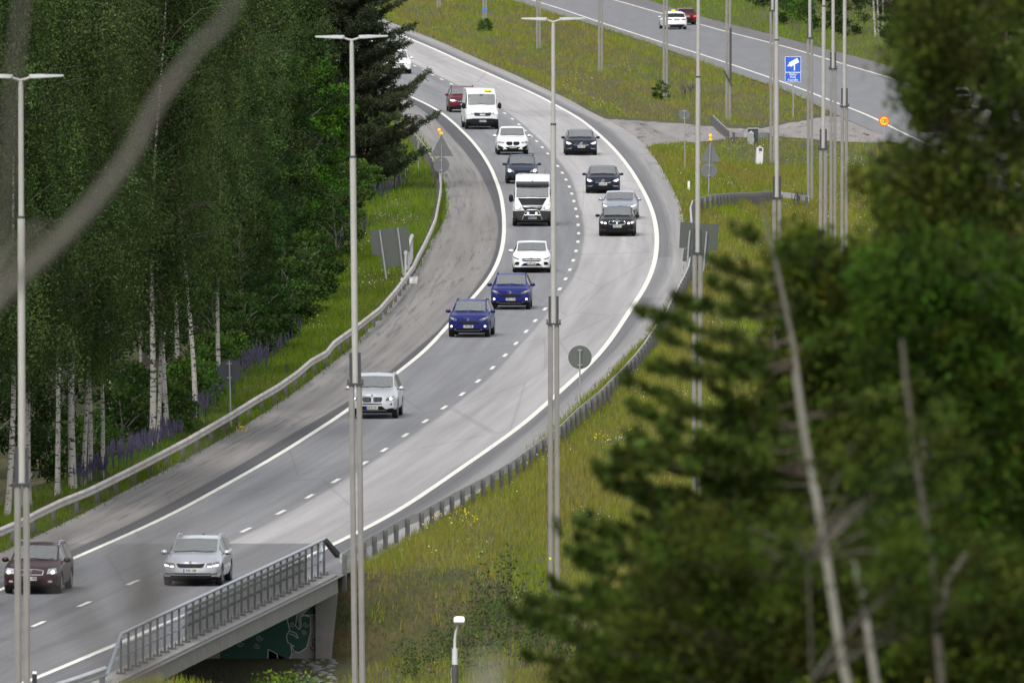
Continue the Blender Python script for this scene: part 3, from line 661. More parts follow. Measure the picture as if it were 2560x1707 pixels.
def delineator(px, top, label, black=True, white=True, road=True, lean=0.0):
    b = on_road(*px); k = b.y / F; h = (px[1] - top) * k; t = empty('delineator_post', b); t.rotation_euler = (0, lean, 0)
    mb = MB(); mb.box(-.06, -.03, -.2, .06, .03, h); mb.build('post', mat('delin_white', (.7, .7, .68), .5) if white else mat('delin_dark', (.02, .03, .025), .6), t, bevel=.01)
    if white and black: mb = MB(); mb.box(-.065, -.035, h * .25, .065, .035, h * .86); mb.build('black_band', mat('delin_black', (.015, .015, .02), .5), t)
    tag(t, label, 'delineator post')
delineator((86.5, 1722), 1677, 'white delineator post with a black band at the right edge line near the bridge', lean=0)
delineator((719, 937), 909, 'dark short delineator behind the left guardrail', white=False, lean=-.12)
delineator((1722, 478), 453, 'pale little post in the grass at the outer bend', black=False)

# ------------------------------------------------------------------ bridge over the underpass
M_CONC = mat('concrete', (.215, .205, .188), .85, 0, .13, 2.2, bump=.2); M_CONC2 = mat('concrete_wall', (.25, .235, .22), .9, 0, .15, 1.2, bump=.2)
def bridge():
    y0, y1 = 480.0, 549.5; t = empty('underpass_bridge', (float(C5(520)), 520, float(zL(520)))); b0 = t.location
    Y = np.arange(y0, y1 + .01, 1.5)
    def sweep(prof, ys):
        v = []; f = []; n = len(prof)
        for yy in ys:
            x = float(C5(yy)) - b0.x; z = float(zL(yy)) - b0.z
            v += [(x + a, yy - b0.y, z + b) for a, b in prof]
        for i in range(len(ys) - 1):
            for k in range(n): f.append((i * n + k, i * n + (k + 1) % n, (i + 1) * n + (k + 1) % n, (i + 1) * n + k))
        f += [tuple(range(n)), tuple(range(len(v) - n, len(v)))]; return v, f
    mb = MB(); mb.add(*sweep([(-.55, .10), (.12, .06), (.14, -.50), (-.42, -.56), (-.55, -.3)], Y)); mb.build('edge_beam', M_CONC, t, sharp=30)
    mb = MB(); mb.add(*sweep([(-.5, -.03), (-.5, -.62), (-16, -.62), (-16, -.03)], Y)); mb.build('deck_slab', M_CONC2, t)
    # abutment wall at the far end, facing the underpass
    xr = float(C5(551)); zb = .3
    mb = MB(); mb.box(xr - 17 - b0.x, 550.2 - b0.y, zb - b0.z, xr - .75 - b0.x, 551.6 - b0.y, float(zL(551)) - .12 - b0.z); wall = mb.build('abutment_wall', M_CONC2, t)
    mb = MB(); mb.prism([(xr - .749 - b0.x, zb - b0.z), (xr - .30 - b0.x, zb - b0.z), (xr - .05 - b0.x, float(zL(551)) - .55 - b0.z), (xr - .749 - b0.x, float(zL(551)) - .55 - b0.z)], 550.0 - b0.y, 552.5 - b0.y); mb.build('wing_wall', M_CONC, t)
    mb = MB(); mb.box(xr - 17 - b0.x, 474 - b0.y, zb - b0.z, xr - .6 - b0.x, 488 - b0.y, float(zL(495)) - .62 - b0.z); mb.build('near_abutment', M_CONC2, t)
    # graffiti, painted on the wall: green shape, pale outlines, dark squiggle
    GRN = mat('graffiti_green', (.011, .070, .050), .6, 0, .1, 3); OUT = mat('graffiti_outline', (.55, .55, .50), .7); BLK = mat('graffiti_black', (.02, .02, .02), .6)
    Yw = 550.2
    o = lambda x, y, d=0.0: Vector((at_depth(x, y, Yw).x - b0.x, Yw - b0.y - d, at_depth(x, y, Yw).z - b0.z))
    g = lambda x, y: (640 + x / 3.672, 1280 + y / 3.672)
    A = [(-70, 1395), (105, 1390), (112, 1255), (195, 1300), (200, 1350), (300, 1355), (330, 1300), (320, 1215), (350, 1275), (400, 1285), (465, 1240), (500, 1100), (500, 960), (440, 945), (410, 960), (415, 1050), (395, 1075), (365, 1040), (375, 940), (300, 900), (60, 900), (-70, 1000)]
    B = [(415, 942), (500, 870), (540, 850), (545, 890), (580, 890), (572, 940)]
    C = [(-330, 1400), (-70, 1395), (-70, 900), (-330, 1000)]
    for P in (A, B, C):
        pl = [g(*q) for q in P]; v = [o(x, y, .004) for x, y in pl]; bm = bmesh.new(); vs_ = [bm.verts.new(p) for p in v]; bm.faces.new(vs_); bmesh.ops.triangulate(bm, faces=bm.faces[:])
        me = bpy.data.meshes.new('graffiti'); bm.to_mesh(me); bm.free(); me.materials.append(GRN); link(bpy.data.objects.new('graffiti', me), wall)
    mb = MB()
    def stroke(P, w=.025, mi=0, d=.008):
        P = [g(*q) for q in P]
        for (a, b) in zip(P[:-1], P[1:]):
            p, q = o(*a, d), o(*b, d); dd = (q - p).normalized() * w * .5; nn = Vector((-dd.z, 0, dd.x)); p = p - dd; q = q + dd
            mb.add([p + nn, q + nn, q - nn, p - nn], [(0, 1, 2, 3)], mi)
    stroke(A[:-3] + [A[-4]]); stroke(B + [B[0]]) ; stroke([(280, 960), (310, 1080), (280, 1130), (290, 1190), (350, 1230)]); stroke([(310, 1085), (370, 1110), (385, 1155), (340, 1120), (310, 1115)])
    def spiral(cx, cy, r, n=18, turns=1.6): stroke([(cx + r * (1 - i / n) * math.cos(turns * 2 * PI * i / n), cy + r * (1 - i / n) * math.sin(turns * 2 * PI * i / n)) for i in range(n)], .016)
    for c in ((335, 1025, 28), (455, 1030, 28), (440, 1095, 26), (30, 1150, 34), (5, 1225, 30), (-150, 1200, 34)): spiral(*c)
    mb.build('graffiti_outline', OUT, wall); mb = MB()
    stroke([(520, 1120), (500, 1150)], .02, 1); stroke([(550, 1190), (535, 1160), (515, 1170), (520, 1210), (548, 1240), (540, 1268), (510, 1260), (498, 1230)], .03, 1); stroke([(515, 1225), (550, 1195)], .02, 1)
    mb.m = [0] * len(mb.m); mb.build('graffiti_tag', BLK, wall)
    tag(t, 'low concrete road bridge over a dark underpass with green graffiti on its wall', 'bridge')
    # railing on the edge beam
    r = empty('bridge_railing', (b0.x, b0.y, b0.z))
    M_R = mat('railing_steel', (.10, .105, .115), .45, .5, .1, 4); M_LV = mat('louvre_steel', (.13, .132, .135), .5, .3); M_H = mat('handrail_steel', (.34, .37, .42), .35, .6)
    ys = np.arange(y0 + 1.0, y1 - .3, 1.92)[::-1]; Q = [Vector((float(C5(yy)) - .22 - b0.x, yy - b0.y, float(zL(yy)) + .10 - b0.z)) for yy in ys]
    Q = [q for q in Q if to_px((q.x + b0.x, q.y + b0.y, q.z + b0.z))[0] > 290]
    hh = 1.10; base = None
    for i, q in enumerate(Q):
        if base is None:
            mb = MB(); mb.box(-.035, -.05, 0, .035, .05, hh - .03); mb.box(-.14, -.12, 0, .14, .12, .035); 
            for sx in (-1, 1): mb.box(sx * .10 - .015, -.1, .03, sx * .10 + .015, -.07, .10)
            base = mb.build('post', M_R, r); c = base
        else: c = base.copy(); COL.objects.link(c); c.parent = r
        c.location = q
    up = Vector((0, 0, hh)); end = Q[0] + Vector((.36, .9, hh - .50))
    mb = MB(); mb.tube([Q[0] + up + Vector((.02, .3, .01))] + [q + up for q in Q] + [Q[-1] + Vector((-.35, -4.5, .05))], .05, 10); mb.build('handrail', M_H, r, sharp=40)
    mb = MB(); d = Q[0] + up; mb.prism([(0, 0), (.06, 0), (.06, .14), (0, .14)], 0, .01); 
    mb.v = []; mb.f = []; mb.m = []
    a = Q[0] + up; v = [a + Vector((-.02, .05, .03)), a + Vector((.10, .05, .03)), end + Vector((.12, 0, .05)), end + Vector((-.02, 0, .05)), a + Vector((-.02, .05, -.10)), a + Vector((.10, .05, -.10)), end + Vector((.12, 0, -.12)), end + Vector((-.02, 0, -.12))]
    mb.add(v, [(0,1,2,3),(4,7,6,5),(0,4,5,1),(1,5,6,2),(2,6,7,3),(3,7,4,0)]); mb.build('end_piece', mat('end_dark', (.03, .035, .04), .4), r)
    for hz_ in (.42, .70):
        mb = MB(); mb.tube([Q[0] + Vector((-.12, 3.5, hz_))] + [q + Vector((-.12, 0, hz_)) for q in Q], .048, 8); mb.build('road_side_rail', M_H, r, sharp=40)
    # louvred panels between the posts
    px_ = [to_px((q.x + b0.x, q.y + b0.y, q.z + b0.z))[0] for q in Q]
    for i in range(len(Q) - 1):
        if 455 < px_[i] < 778 and px_[i + 1] > 455:
            a, b = Q[i], Q[i + 1]; mb = MB()
            mb.tube([a + Vector((.03, 0, .93)), b + Vector((.03, 0, .93))], .025, 5); mb.tube([a + Vector((.03, 0, .06)), b + Vector((.03, 0, .06))], .02, 5)
            for k in range(18):
                z = .09 + k * .046; p, q = a + Vector((.03, -.06, z)), b + Vector((.03, .06, z)); mb.add([p, q, q + Vector((.02, 0, .039)), p + Vector((.02, 0, .039))], [(0, 1, 2, 3)])
            mb.build('louvre_panel', M_LV, r)
    tag(r, 'steel bridge railing with louvred panels and a light handrail above the underpass', 'railing')
bridge()
def short_rail():
    b = on_road(1020, 710); t = empty('bridge_railing', b); k = b.y / F; o = lambda x, y: Vector((at_depth(x, y, b.y).x - b.x, 0, at_depth(x, y, b.y).z - b.z))
    a0, a1, c0, c1 = on_road(1014, 700, .05) - b, on_road(1030, 655, .05) - b, None, None
    mb = MB(); mb.tube([a0 + Vector((0, 0, 1.25)), a1 + Vector((0, 0, 1.25))], .09, 8); mb.build('handrail', M_RAIL, t)
    for f in (0, .18, .36, .54, .72, .9, 1):
        p = a0.lerp(a1, f); mb = MB(); mb.box(p.x - .05, p.y - .05, p.z, p.x + .05, p.y + .05, p.z + 1.25); mb.build('post', M_RAIL, t)
    mb = MB(); mb.box(a0.x - .2, a0.y - 3, -.25, a0.x + .55, a0.y + 3, .12); mb.build('edge_beam', mat('edge_white', (.55, .54, .52), .7), t)
    tag(t, 'short pale railing end beside the large tilted sign back', 'railing')
short_rail()
# boulders at the foot of the abutment
def rubble():
    mb = MB()
    for i in range(90):
        x = random.uniform(738, 835); y = random.uniform(1632, 1712)
        p = ground(x, y, 0, 500); r = random.uniform(.05, .16); mb.sphere((p.x, p.y, p.z), r, 7, 0, (random.uniform(.8, 1.4), 1, random.uniform(.5, .9)))
    tag(mb.build('rubble', mat('stones', (.17, .165, .16), .9, 0, .35, 6), smooth=False), 'loose grey stones heaped at the foot of the bridge wall', 'stones', kind='stuff')
rubble()
# ------------------------------------------------------------------ vehicles
M_TYRE = mat('tyre', (.012, .012, .013), .85); M_RIM = mat('rim', (.42, .43, .44), .35, .8); M_BLKP = mat('black_plastic', (.006, .006, .007), .6, spec=.2)
M_CHROME = mat('chrome', (.62, .63, .65), .18, .9); M_LIGHTON = mat('light_on', (.9, .9, .88), .2, emit=(1, .98, .94), es=1.6); M_LENS = mat('lens', (.42, .43, .45), .12, .2, coat=.6)
M_LENSD = mat('lens_dark', (.09, .09, .10), .1, .1, coat=.8); M_PLATE = mat('plate', (.50, .50, .47), .5); M_EU = mat('plate_blue', (.02, .07, .40), .5); M_INK = mat('plate_ink', (.02, .02, .02), .6)
M_RED = mat('tail_red', (.35, .012, .015), .2, coat=.5); M_REDON = mat('tail_red_on', (.6, .02, .02), .3, emit=(1, .05, .03), es=1.2); M_UNDER = mat('underbody', (.008, .008, .008), .9); M_SEAT = mat('seat_cloth', (.05, .05, .055), .9)
M_TAXI = mat('taxi_yellow', (.85, .72, .03), .4); M_AMBL = mat('amber_lens', (.55, .22, .03), .2)
def glass(name, tint, tr, ior=1.95):
    m = bpy.data.materials.new(name); m.use_nodes = True; t = m.node_tree; b = t.nodes['Principled BSDF']; P_(b, 'Base Color', (*tint, 1)); P_(b, 'Roughness', .03); P_(b, 'IOR', ior); P_(b, 'Specular IOR Level', .8)
    tp = t.nodes.new('ShaderNodeBsdfTransparent'); tp.inputs['Color'].default_value = (.75, .8, .78, 1); ms = t.nodes.new('ShaderNodeMixShader'); ms.inputs[0].default_value = tr
    t.links.new(b.outputs[0], ms.inputs[1]); t.links.new(tp.outputs[0], ms.inputs[2]); t.links.new(ms.outputs[0], t.nodes['Material Output'].inputs['Surface']); return m
M_WS = glass('windscreen_glass', (.20, .21, .21), .32); M_SG = glass('side_glass', (.008, .009, .010), .04, 1.42)
def paint(name, col, metal=.25, rough=.32): dk = max(col) < .13; return mat('paint_' + name, col, .42 if dk else rough, metal * (.2 if dk else 1), coat=.28 if dk else .55, spec=.2 if dk else .5, backdark=True)

def lerp_pts(P):
    xs = [p[0] for p in P]; zs = [p[1] for p in P]; return lambda t: float(np.interp(t, xs, zs))
def fix_out(bm, nm):
    if nm != 'body': return
    bmesh.ops.recalc_face_normals(bm, faces=bm.faces)
    if sum(f.normal.x * f.calc_center_median().x * f.calc_area() for f in bm.faces) < 0: bmesh.ops.reverse_faces(bm, faces=bm.faces)
class Car:
    def __init__(c, name, label, cat, pnt, L=4.6, W=1.82, Hh=1.47, zb=.20, xf=.90, wb=2.70, R=.32, grille=.72, hood=(.28, .86), cowl=(1.15, .99), wtop=(1.95, 1.40), peak=(2.7, 1.47), rtop=(4.05, 1.38), rbot=(4.45, 1.02), tail=(4.55, .95),
                 belt=((0, .70), (1.1, .90), (3.9, 1.0), (4.6, .96)), wcowl=.83, wroof=.695, sw=(1.45, 4.1), bp=(2.75,), sweep=.26, mirror=None, lower=None, rails=None, lean=.10, bottomblack=.0, group='vehicles in the traffic', interior=True, van=False, wsin=0.0, nose=.42):
        c.L, c.W, c.R, c.xf, c.wb, c.zb = L, W, R, xf, wb, zb; c.name = name
        t = c.t = empty(name); tag(t, label, cat, group); w2 = W / 2
        zt = lerp_pts([(0, grille), hood, cowl, wtop, peak, rtop, rbot, tail, (L, tail[1] - .05)]); zbel = lerp_pts(list(belt))
        wpl = lerp_pts([(0, .86), (.12, .93), (.35, .98), (.8, 1), (L - .7, 1), (L - .25, .97), (L, .86)])
        zr = Hh
        key = sorted({0, .03, .08, .15, .25, hood[0], cowl[0], cowl[0] + .04, wtop[0] - .03, wtop[0], sw[0], sw[1], peak[0], rtop[0], rtop[0] + .05, rbot[0] - .05, rbot[0], tail[0], L - .15, L - .05, L} | {b - .05 for b in bp} | {b + .05 for b in bp})
        for a in np.arange(.3, L, .11): 
            if min(abs(a - k) for k in key) > .045: key = sorted(key + [float(a)])
        T = key
        def ring(tt):
            w = w2 * wpl(tt); zt_, zb_ = zt(tt), min(zbel(tt), zt(tt) - .035); h = max(0, zt_ - zb_ - .03); q = min(1, h / max(.2, (zr - zbel(cowl[0] + .5)))); 
            wr = w2 * (wcowl + (wroof + .05 - wcowl) * q) if h > .02 else w * .86
            if h <= .02: q = 0
            e = .055 if q > .15 else .03 * 1
            base = zb + .04 * max(0, 1 - tt / .3)
            pts = [(0, base), (.78 * w, base), (.955 * w, base + .07), (w, .42), (w * 1.0, max(.43, zb_ - .22)), (.985 * w, zb_ - .07), (.945 * w, zb_), (wr, zt_ - e), (wr - .05, zt_ - e * .45), (wr * .6, zt_ - .014), (0, zt_)]
            out = []
            for i, (x, z) in enumerate(pts):
                if i in (1, 2, 3):
                    for ax in (xf, xf + wb):
                        d = abs(tt - ax); rr = R + .055
                        if d < rr: z = max(z, R + math.sqrt(rr * rr - d * d) * (1 if i > 1 else .97))
                out.append([x, z])
            out[4][1] = max(out[4][1], out[3][1] + .02); out[5][1] = max(out[5][1], out[4][1] + .01)
            return out
        def shift(x, tt, z):
            fr = max(0, 1 - tt / .75); s = sweep * (abs(x) / w2) ** 2.6 * fr; s += fr * (.13 * max(0, (z - .55)) ** 1.0 * (2.0 if not van else .6) * lean * 6 if z > .55 else .25 * max(0, nose - z) ** 1.3)
            bk = max(0, 1 - (L - tt) / .6); s -= bk * (.14 * (abs(x) / w2) ** 2.6 + .10 * max(0, z - .6))
            # windscreen and cowl bow back towards the sides
            m = max(0, 1 - abs(tt - (cowl[0] + .1)) / .9); s += .12 * m * (abs(x) / w2) ** 2 * (1 if z > .8 else 0)
            return tt + s
        V = []; idx = {}
        n = 11
        for i, tt in enumerate(T):
            r = ring(tt)
            for j, (x, z) in enumerate(r):
                for s in ((1, -1) if 0 < j < 10 else (1,)):
                    idx[(i, j, s)] = len(V); V.append((s * x, shift(x, tt, z) - xf, z))
            idx[(i, 0, -1)] = idx[(i, 0, 1)]; idx[(i, 10, -1)] = idx[(i, 10, 1)]
        body = []; bl = []; ws = []; sg = []; rg = []
        for i in range(len(T) - 1):
            tm = (T[i] + T[i + 1]) / 2
            for s in (1, -1):
                for j in range(10):
                    q = (idx[(i, j, s)], idx[(i + 1, j, s)], idx[(i + 1, j + 1, s)], idx[(i, j + 1, s)])
                    q = q if s == 1 else q[::-1]
                    if j >= 8 and cowl[0] + .03 < tm < wtop[0]: ws.append(q)
                    elif j >= 8 and rtop[0] + .04 < tm < rbot[0]: rg.append(q)
                    elif j == 6 and sw[0] < tm < sw[1]:
                        (bl if any(abs(tm - b) < .05 for b in bp) else sg).append(q)
                    elif j == 0: bl.append(q)
                    elif (j <= 2 and bottomblack > 0) or (j == 1 and bottomblack >= 0): bl.append(q) if bottomblack > 0 or j == 1 else body.append(q)
                    else: body.append(q)
        # nose and tail caps, as curved grids
        def cap(i, flip):
            r = ring(T[i]); rows = []; m = 12
            for j in range(1, 10):
                row = []
                for k in range(m + 1):
                    f = -1 + 2 * k / m; x, z = r[j][0] * f, r[j][1]
                    if j == 9: z = r[9][1] + (r[10][1] - r[9][1]) * (1 - abs(f))
                    row.append(len(V)); V.append((x, shift(x, T[i], z) - xf, z))
                rows.append(row)
            for a in range(8):
                for k in range(m):
                    q = (rows[a][k], rows[a][k + 1], rows[a + 1][k + 1], rows[a + 1][k]); q = q[::-1] if flip else q
                    (bl if (a == 0 or (bottomblack > 0 and a <= 1)) else body).append(q)
        cap(0, False); cap(len(T) - 1, True)
        c.V = V; c.bvh = BVHTree.FromPolygons([Vector(v) for v in V], body + bl + ws + rg + sg)
        def part(nm, fs, m, smooth=True, par=None, push=0):
            used = sorted({i for f in fs for i in f}); mp_ = {a: b for b, a in enumerate(used)}
            me = bpy.data.meshes.new(nm); me.from_pydata([V[i] for i in used], [], [tuple(mp_[i] for i in f) for f in fs]); me.materials.append(m)
            bm = bmesh.new(); bm.from_mesh(me); bmesh.ops.remove_doubles(bm, verts=bm.verts[:], dist=.0008); fix_out(bm, nm); bm.to_mesh(me); bm.free()
            me.polygons.foreach_set('use_smooth', [smooth] * len(me.polygons)); me.set_sharp_from_angle(angle=math.radians(34)); return link(bpy.data.objects.new(nm, me), par or t)
        c.body = part('body', body, pnt); part('lower_trim', bl, M_BLKP); part('windscreen', ws, M_WS); part('rear_window', rg, M_SG)
        for side_ in (1, -1):
            q_ = [f for f in sg if sum(V[i][0] for i in f) * side_ > 0]
            if q_: part('side_window', q_, M_SG)
        # floor pan, wheels
        mb = MB(); mb.box(-w2 * .80, .34 - xf, zb - .06, w2 * .80, L - .30 - xf, zb + .26); mb.build('floor_pan', M_UNDER, t)
        for ay in (0, wb):
            mbx = MB()
            for s in (-1, 1):
                cx = s * (w2 - .115); mb = MB(); prof = [(-.105, .60), (-.105, .93), (-.08, .985), (-.04, 1.0), (.04, 1.0), (.08, .985), (.105, .93), (.105, .66)]; v = []; f = []; m = 28
                for a in range(m):
                    an = 2 * PI * a / m
                    for px_, pr in prof: v.append((cx + px_, ay + math.cos(an) * R * pr, R + math.sin(an) * R * pr))
                for a in range(m):
                    for k in range(7): p0, p1 = a * 8 + k, ((a + 1) % m) * 8 + k; f.append((p0, p1, p1 + 1, p0 + 1))
                f.append(tuple(a * 8 for a in range(m)))
                mb.add(v, f); wh = mb.build('wheel', M_TYRE, t, sharp=40)
                mb = MB(); ro = s * .085
                v = [(cx + ro - s * .03, ay, R)] ; f = []
                for a in range(m): an = 2 * PI * a / m; v.append((cx + ro - s * .05, ay + math.cos(an) * R * .66, R + math.sin(an) * R * .66))
                f = [(0, 1 + a, 1 + (a + 1) % m) for a in range(m)]; mb.add(v, f, 1)
                for k in range(5):
                    an = 2 * PI * k / 5 + .3; M = Matrix.Translation((cx + ro, ay, R)) @ Matrix.Rotation(an, 4, 'X'); mb.box(-.012, -.035, 0, .012, .035, R * .68, 0, M)
                ringp = [(cx + ro, ay + math.cos(2 * PI * a / m) * R * .66, R + math.sin(2 * PI * a / m) * R * .66) for a in range(m + 1)]; mb.tube(ringp, .018, 5, 0, False)
                mb.build('rim', [M_RIM, M_UNDER], wh)
        if interior:
            mb = MB(); y0 = cowl[0] + 1.0 - xf; zs = zbel(2.0)
            for s in (-.36, .36): mb.box(s - .24, y0, zb + .25, s + .24, y0 + .16, zs - .02); mb.box(s - .13, y0 + .04, zs - .02, s + .13, y0 + .13, zs + .17)
            mb.box(-.62, y0 + 1.0, zb + .25, .62, y0 + 1.15, zs); mb.build('seats', M_SEAT, t, bevel=.03)
            mb = MB(); mb.box(-w2 * .74, cowl[0] + .14 - xf, .6, w2 * .74, cowl[0] + .5 - xf, zt(cowl[0]) - .06); mb.build('dashboard', M_BLKP, t)
            mb = MB(); mb.box(-.10, wtop[0] - .10 - xf, zt(wtop[0]) - .13, .10, wtop[0] - .04 - xf, zt(wtop[0]) - .06); mb.build('inner_mirror', M_BLKP, t)
        # mirrors
        mm = mirror or (pnt, cowl[0] + .42, zbel(cowl[0] + .4) + .07, .115, .075)
        for s in (-1, 1):
            mb = MB(); cx = s * (w2 * .97 + .10); mb.sphere((cx, mm[1] - xf, mm[2]), 1, 12, 0, (mm[3], .085, mm[4])); mb.sphere((cx, mm[1] - xf + .01, mm[2] - mm[4] * .45), 1, 12, 1, (mm[3] * .93, .08, mm[4] * .62))
            mb.box(min(s * w2 * .90, cx), mm[1] - xf - .02, mm[2] - mm[4] * .75, max(s * w2 * .90, cx), mm[1] - xf + .03, mm[2] - mm[4] * .45, 1); mb.build('wing_mirror', [mm[0], M_BLKP], t, sharp=50)
        if rails:
            for s in (-1, 1):
                x = s * w2 * (wroof + .02); P = []
                for f in np.linspace(0, 1, 9): tt = wtop[0] + .25 + (rtop[0] - wtop[0] - .35) * f; P.append((x, tt - xf, zt(tt) - .035 + rails[1] * min(1, math.sin(PI * f) * 2.6)))
                mb = MB(); mb.tube(P, .02, 8); mb.build('roof_rail', rails[0], t, sharp=40)
        c.zt = zt; c.w2 = w2; c.cowl = cowl; c.rtop = rtop
        mb = MB(); zc_ = zt(cowl[0]) ; 
        mb.tube([c.on(-w2 * .70, cowl[0] + .10, .015), c.on(-w2 * .3, cowl[0] + .06, .015), c.on(w2 * .05, cowl[0] + .08, .015)], .012, 5); mb.tube([c.on(w2 * .0, cowl[0] + .05, .015), c.on(w2 * .4, cowl[0] + .05, .015), c.on(w2 * .66, cowl[0] + .12, .015)], .012, 5); mb.build('wiper', M_BLKP, t)
    def on(c, x, tt, lift=0.):
        h = c.bvh.ray_cast(Vector((x, tt - c.xf, 4)), Vector((0, 0, -1))); z = h[0].z if h[0] is not None else c.zt(tt); return Vector((x, tt - c.xf, z + lift))
    def hit(c, x, z, back=False):
        h = c.bvh.ray_cast(Vector((x, -6 if not back else c.L + 6, z)), Vector((0, 1 if not back else -1, 0)))
        if h[0] is None: h = c.bvh.find_nearest(Vector((x, -c.xf if not back else c.L - c.xf, z)))
        return h[0].y
    def patch(c, nm, poly, m, off=.010, back=False, par=None, cuts=4):
        bm = bmesh.new(); vs_ = [bm.verts.new((x, 0, z)) for x, z in poly]; f = bm.faces.new(vs_); bmesh.ops.triangulate(bm, faces=bm.faces[:]); bmesh.ops.subdivide_edges(bm, edges=bm.edges[:], cuts=cuts, use_grid_fill=True)
        sg = 1 if back else -1; cuts_ = cuts
        for v in bm.verts: v.co.y = c.hit(v.co.x, v.co.z, back) + sg * off
        bmesh.ops.recalc_face_normals(bm, faces=bm.faces)
        if sum(f.normal.y for f in bm.faces) * sg < 0: bmesh.ops.reverse_faces(bm, faces=bm.faces)
        me = bpy.data.meshes.new(nm); bm.to_mesh(me); bm.free(); me.materials.append(m); me.polygons.foreach_set('use_smooth', [True] * len(me.polygons)); return link(bpy.data.objects.new(nm, me), par or c.t)
    def pair(c, nm, poly, m, off=.010, back=False, inner=None, par=None):
        out = []
        for s in (1, -1):
            o = c.patch(nm, [(s * x, z) for x, z in poly], m, off, back)
            for (nm2, P2, m2) in (inner or ()): c.patch(nm2, [(s * x, z) for x, z in P2], m2, off + .006, back, o, 2)
            out.append(o)
        return out
    def plate(c, txt, z, x=0., back=False, eu=True, wid=.442, hgt=.112):
        y = min(c.hit(x - .15, z), c.hit(x + .15, z), c.hit(x, z)) - (.045 if c.name == 'van' else .02) if not back else max(c.hit(x - .15, z, True), c.hit(x, z, True)) + .02
        s = -1 if not back else 1
        mb = MB(); mb.box(x - wid / 2, y - .006, z - hgt / 2, x + wid / 2, y + .006, z + hgt / 2); o = mb.build('licence_plate', M_PLATE, c.t)
        if eu: mb = MB(); xx = x - wid / 2 if not back else x + wid / 2 - .042; mb.box(xx, y + s * .0065 - .0005, z - hgt / 2, xx + .042, y + s * .0065 + .0005, z + hgt / 2); mb.build('blue_band', M_EU, o)
        text('lettering', txt, .118, M_INK, o, (x + (.02 if eu and not back else 0) - (.02 if eu and back else 0), y + s * .009, z), (PI / 2, 0, PI if back else 0), ext=.001, bold=.003, sx=.80)
    def place(c, px, py, yaw=None, zf=zL, front=True):
        p = on_road(px, py, 0, zf)
        if yaw is None:
            cc = C3 if zf is zL else D2; dx = (float(cc(p.y + 8)) - float(cc(p.y - 8))) / 16; yaw = -math.atan(dx)
        c.t.location = (p.x, p.y, p.z + .004); c.t.rotation_euler = (0, 0, yaw); c.t.scale = (1, 1, 1)
        return c
def ell(cx, cz, rx, rz, n=18): return [(cx + rx * math.cos(2 * PI * i / n), cz + rz * math.sin(2 * PI * i / n)) for i in range(n)]
def ringbadge(c, cx, cz, r, m=M_CHROME, inside='star', back=False, rr=.012):
    y = c.hit(cx, cz) - .03; mb = MB(); mb.tube([(cx + r * math.cos(a), y, cz + r * math.sin(a)) for a in np.linspace(0, 2 * PI, 19)], rr, 5, 0, False)
    if inside == 'star':
        for a in (90, 210, 330): an = math.radians(a); mb.tube([(cx, y, cz), (cx + r * math.cos(an), y, cz + r * math.sin(an))], [rr * 1.3, rr * .4], 5)
    elif inside == 'ovals':
        mb.tube([(cx + r * .45 * math.cos(a), y, cz + r * .9 * math.sin(a)) for a in np.linspace(0, 2 * PI, 15)], rr * .8, 5, 0, False); mb.tube([(cx + r * .8 * math.cos(a), y, cz + r * .4 + r * .4 * math.sin(a)) for a in np.linspace(0, 2 * PI, 15)], rr * .8, 5, 0, False)
    elif inside == 'slash': mb.tube([(cx - r * 1.2, y, cz - r * 1.0), (cx + r * 1.1, y, cz + r * 1.1)], rr, 5)
    elif inside == 'fill': mb.prism(disc_at(cx, cz, r * .8), y, y + .02)
    mb.build('emblem', m, c.t)
def disc_at(cx, cz, r, n=14): return [(cx + r * math.cos(2 * PI * i / n), cz + r * math.sin(2 * PI * i / n)) for i in range(n)]
def shark(c, tt, m): mb = MB(); p = c.on(0, tt); mb.prism([(-.02, 0), (.02, 0), (.006, .06), (-.006, .06)], -.06, .06, Matrix.Translation(p)); mb.build('antenna', m, c.t)
def slats(c, poly_fn, xs, z0, z1, m, nm='grille_bar', w=.008, par=None):
    mb = MB()
    for x in xs:
        y = c.hit(x, (z0 + z1) / 2) - .022; mb.box(x - w, y, z0, x + w, y + .012, z1)
    mb.build(nm, m, par or c.t)
GRP = 'vehicles coming along the bend'

# 1 silver estate car
SILV = paint('silver', (.46, .47, .50), .55, .3)
c = Car('estate_car', 'silver estate car with roof rails nearest the bridge railing', 'car', SILV, L=4.67, W=1.81, Hh=1.465, xf=.92, wb=2.69, R=.325, grille=.74, hood=(.30, .86), cowl=(1.16, 1.00), wtop=(1.98, 1.40), peak=(2.7, 1.465), rtop=(4.15, 1.38), rbot=(4.50, 1.03), tail=(4.6, .97), rails=(mat('rail_silver', (.6, .6, .62), .3, .7), .07), group=GRP)
c.pair('headlight', [(.48, .60), (.50, .715), (.68, .735), (.845, .76), (.86, .665), (.82, .62)], M_LENSD, inner=[('running_light', [(.53, .595), (.64, .60), (.66, .635), (.52, .64)], M_LIGHTON), ('running_light', [(.69, .61), (.83, .63), (.845, .675), (.69, .66)], M_LIGHTON), ('headlamp_divider', [(.655, .62), (.675, .62), (.68, .735), (.66, .735)], M_CHROME)])
g = c.patch('grille', [(-.44, .715), (-.16, .70), (0, .675), (.16, .70), (.44, .715), (.40, .62), (.33, .575), (-.33, .575), (-.40, .62)], M_BLKP); slats(c, None, np.linspace(-.38, .38, 15), .585, .695, mat('grille_edge', (.10, .10, .10), .3, .5), par=g)
ringbadge(c, 0, .745, .035, M_CHROME, 'fill', rr=.008)
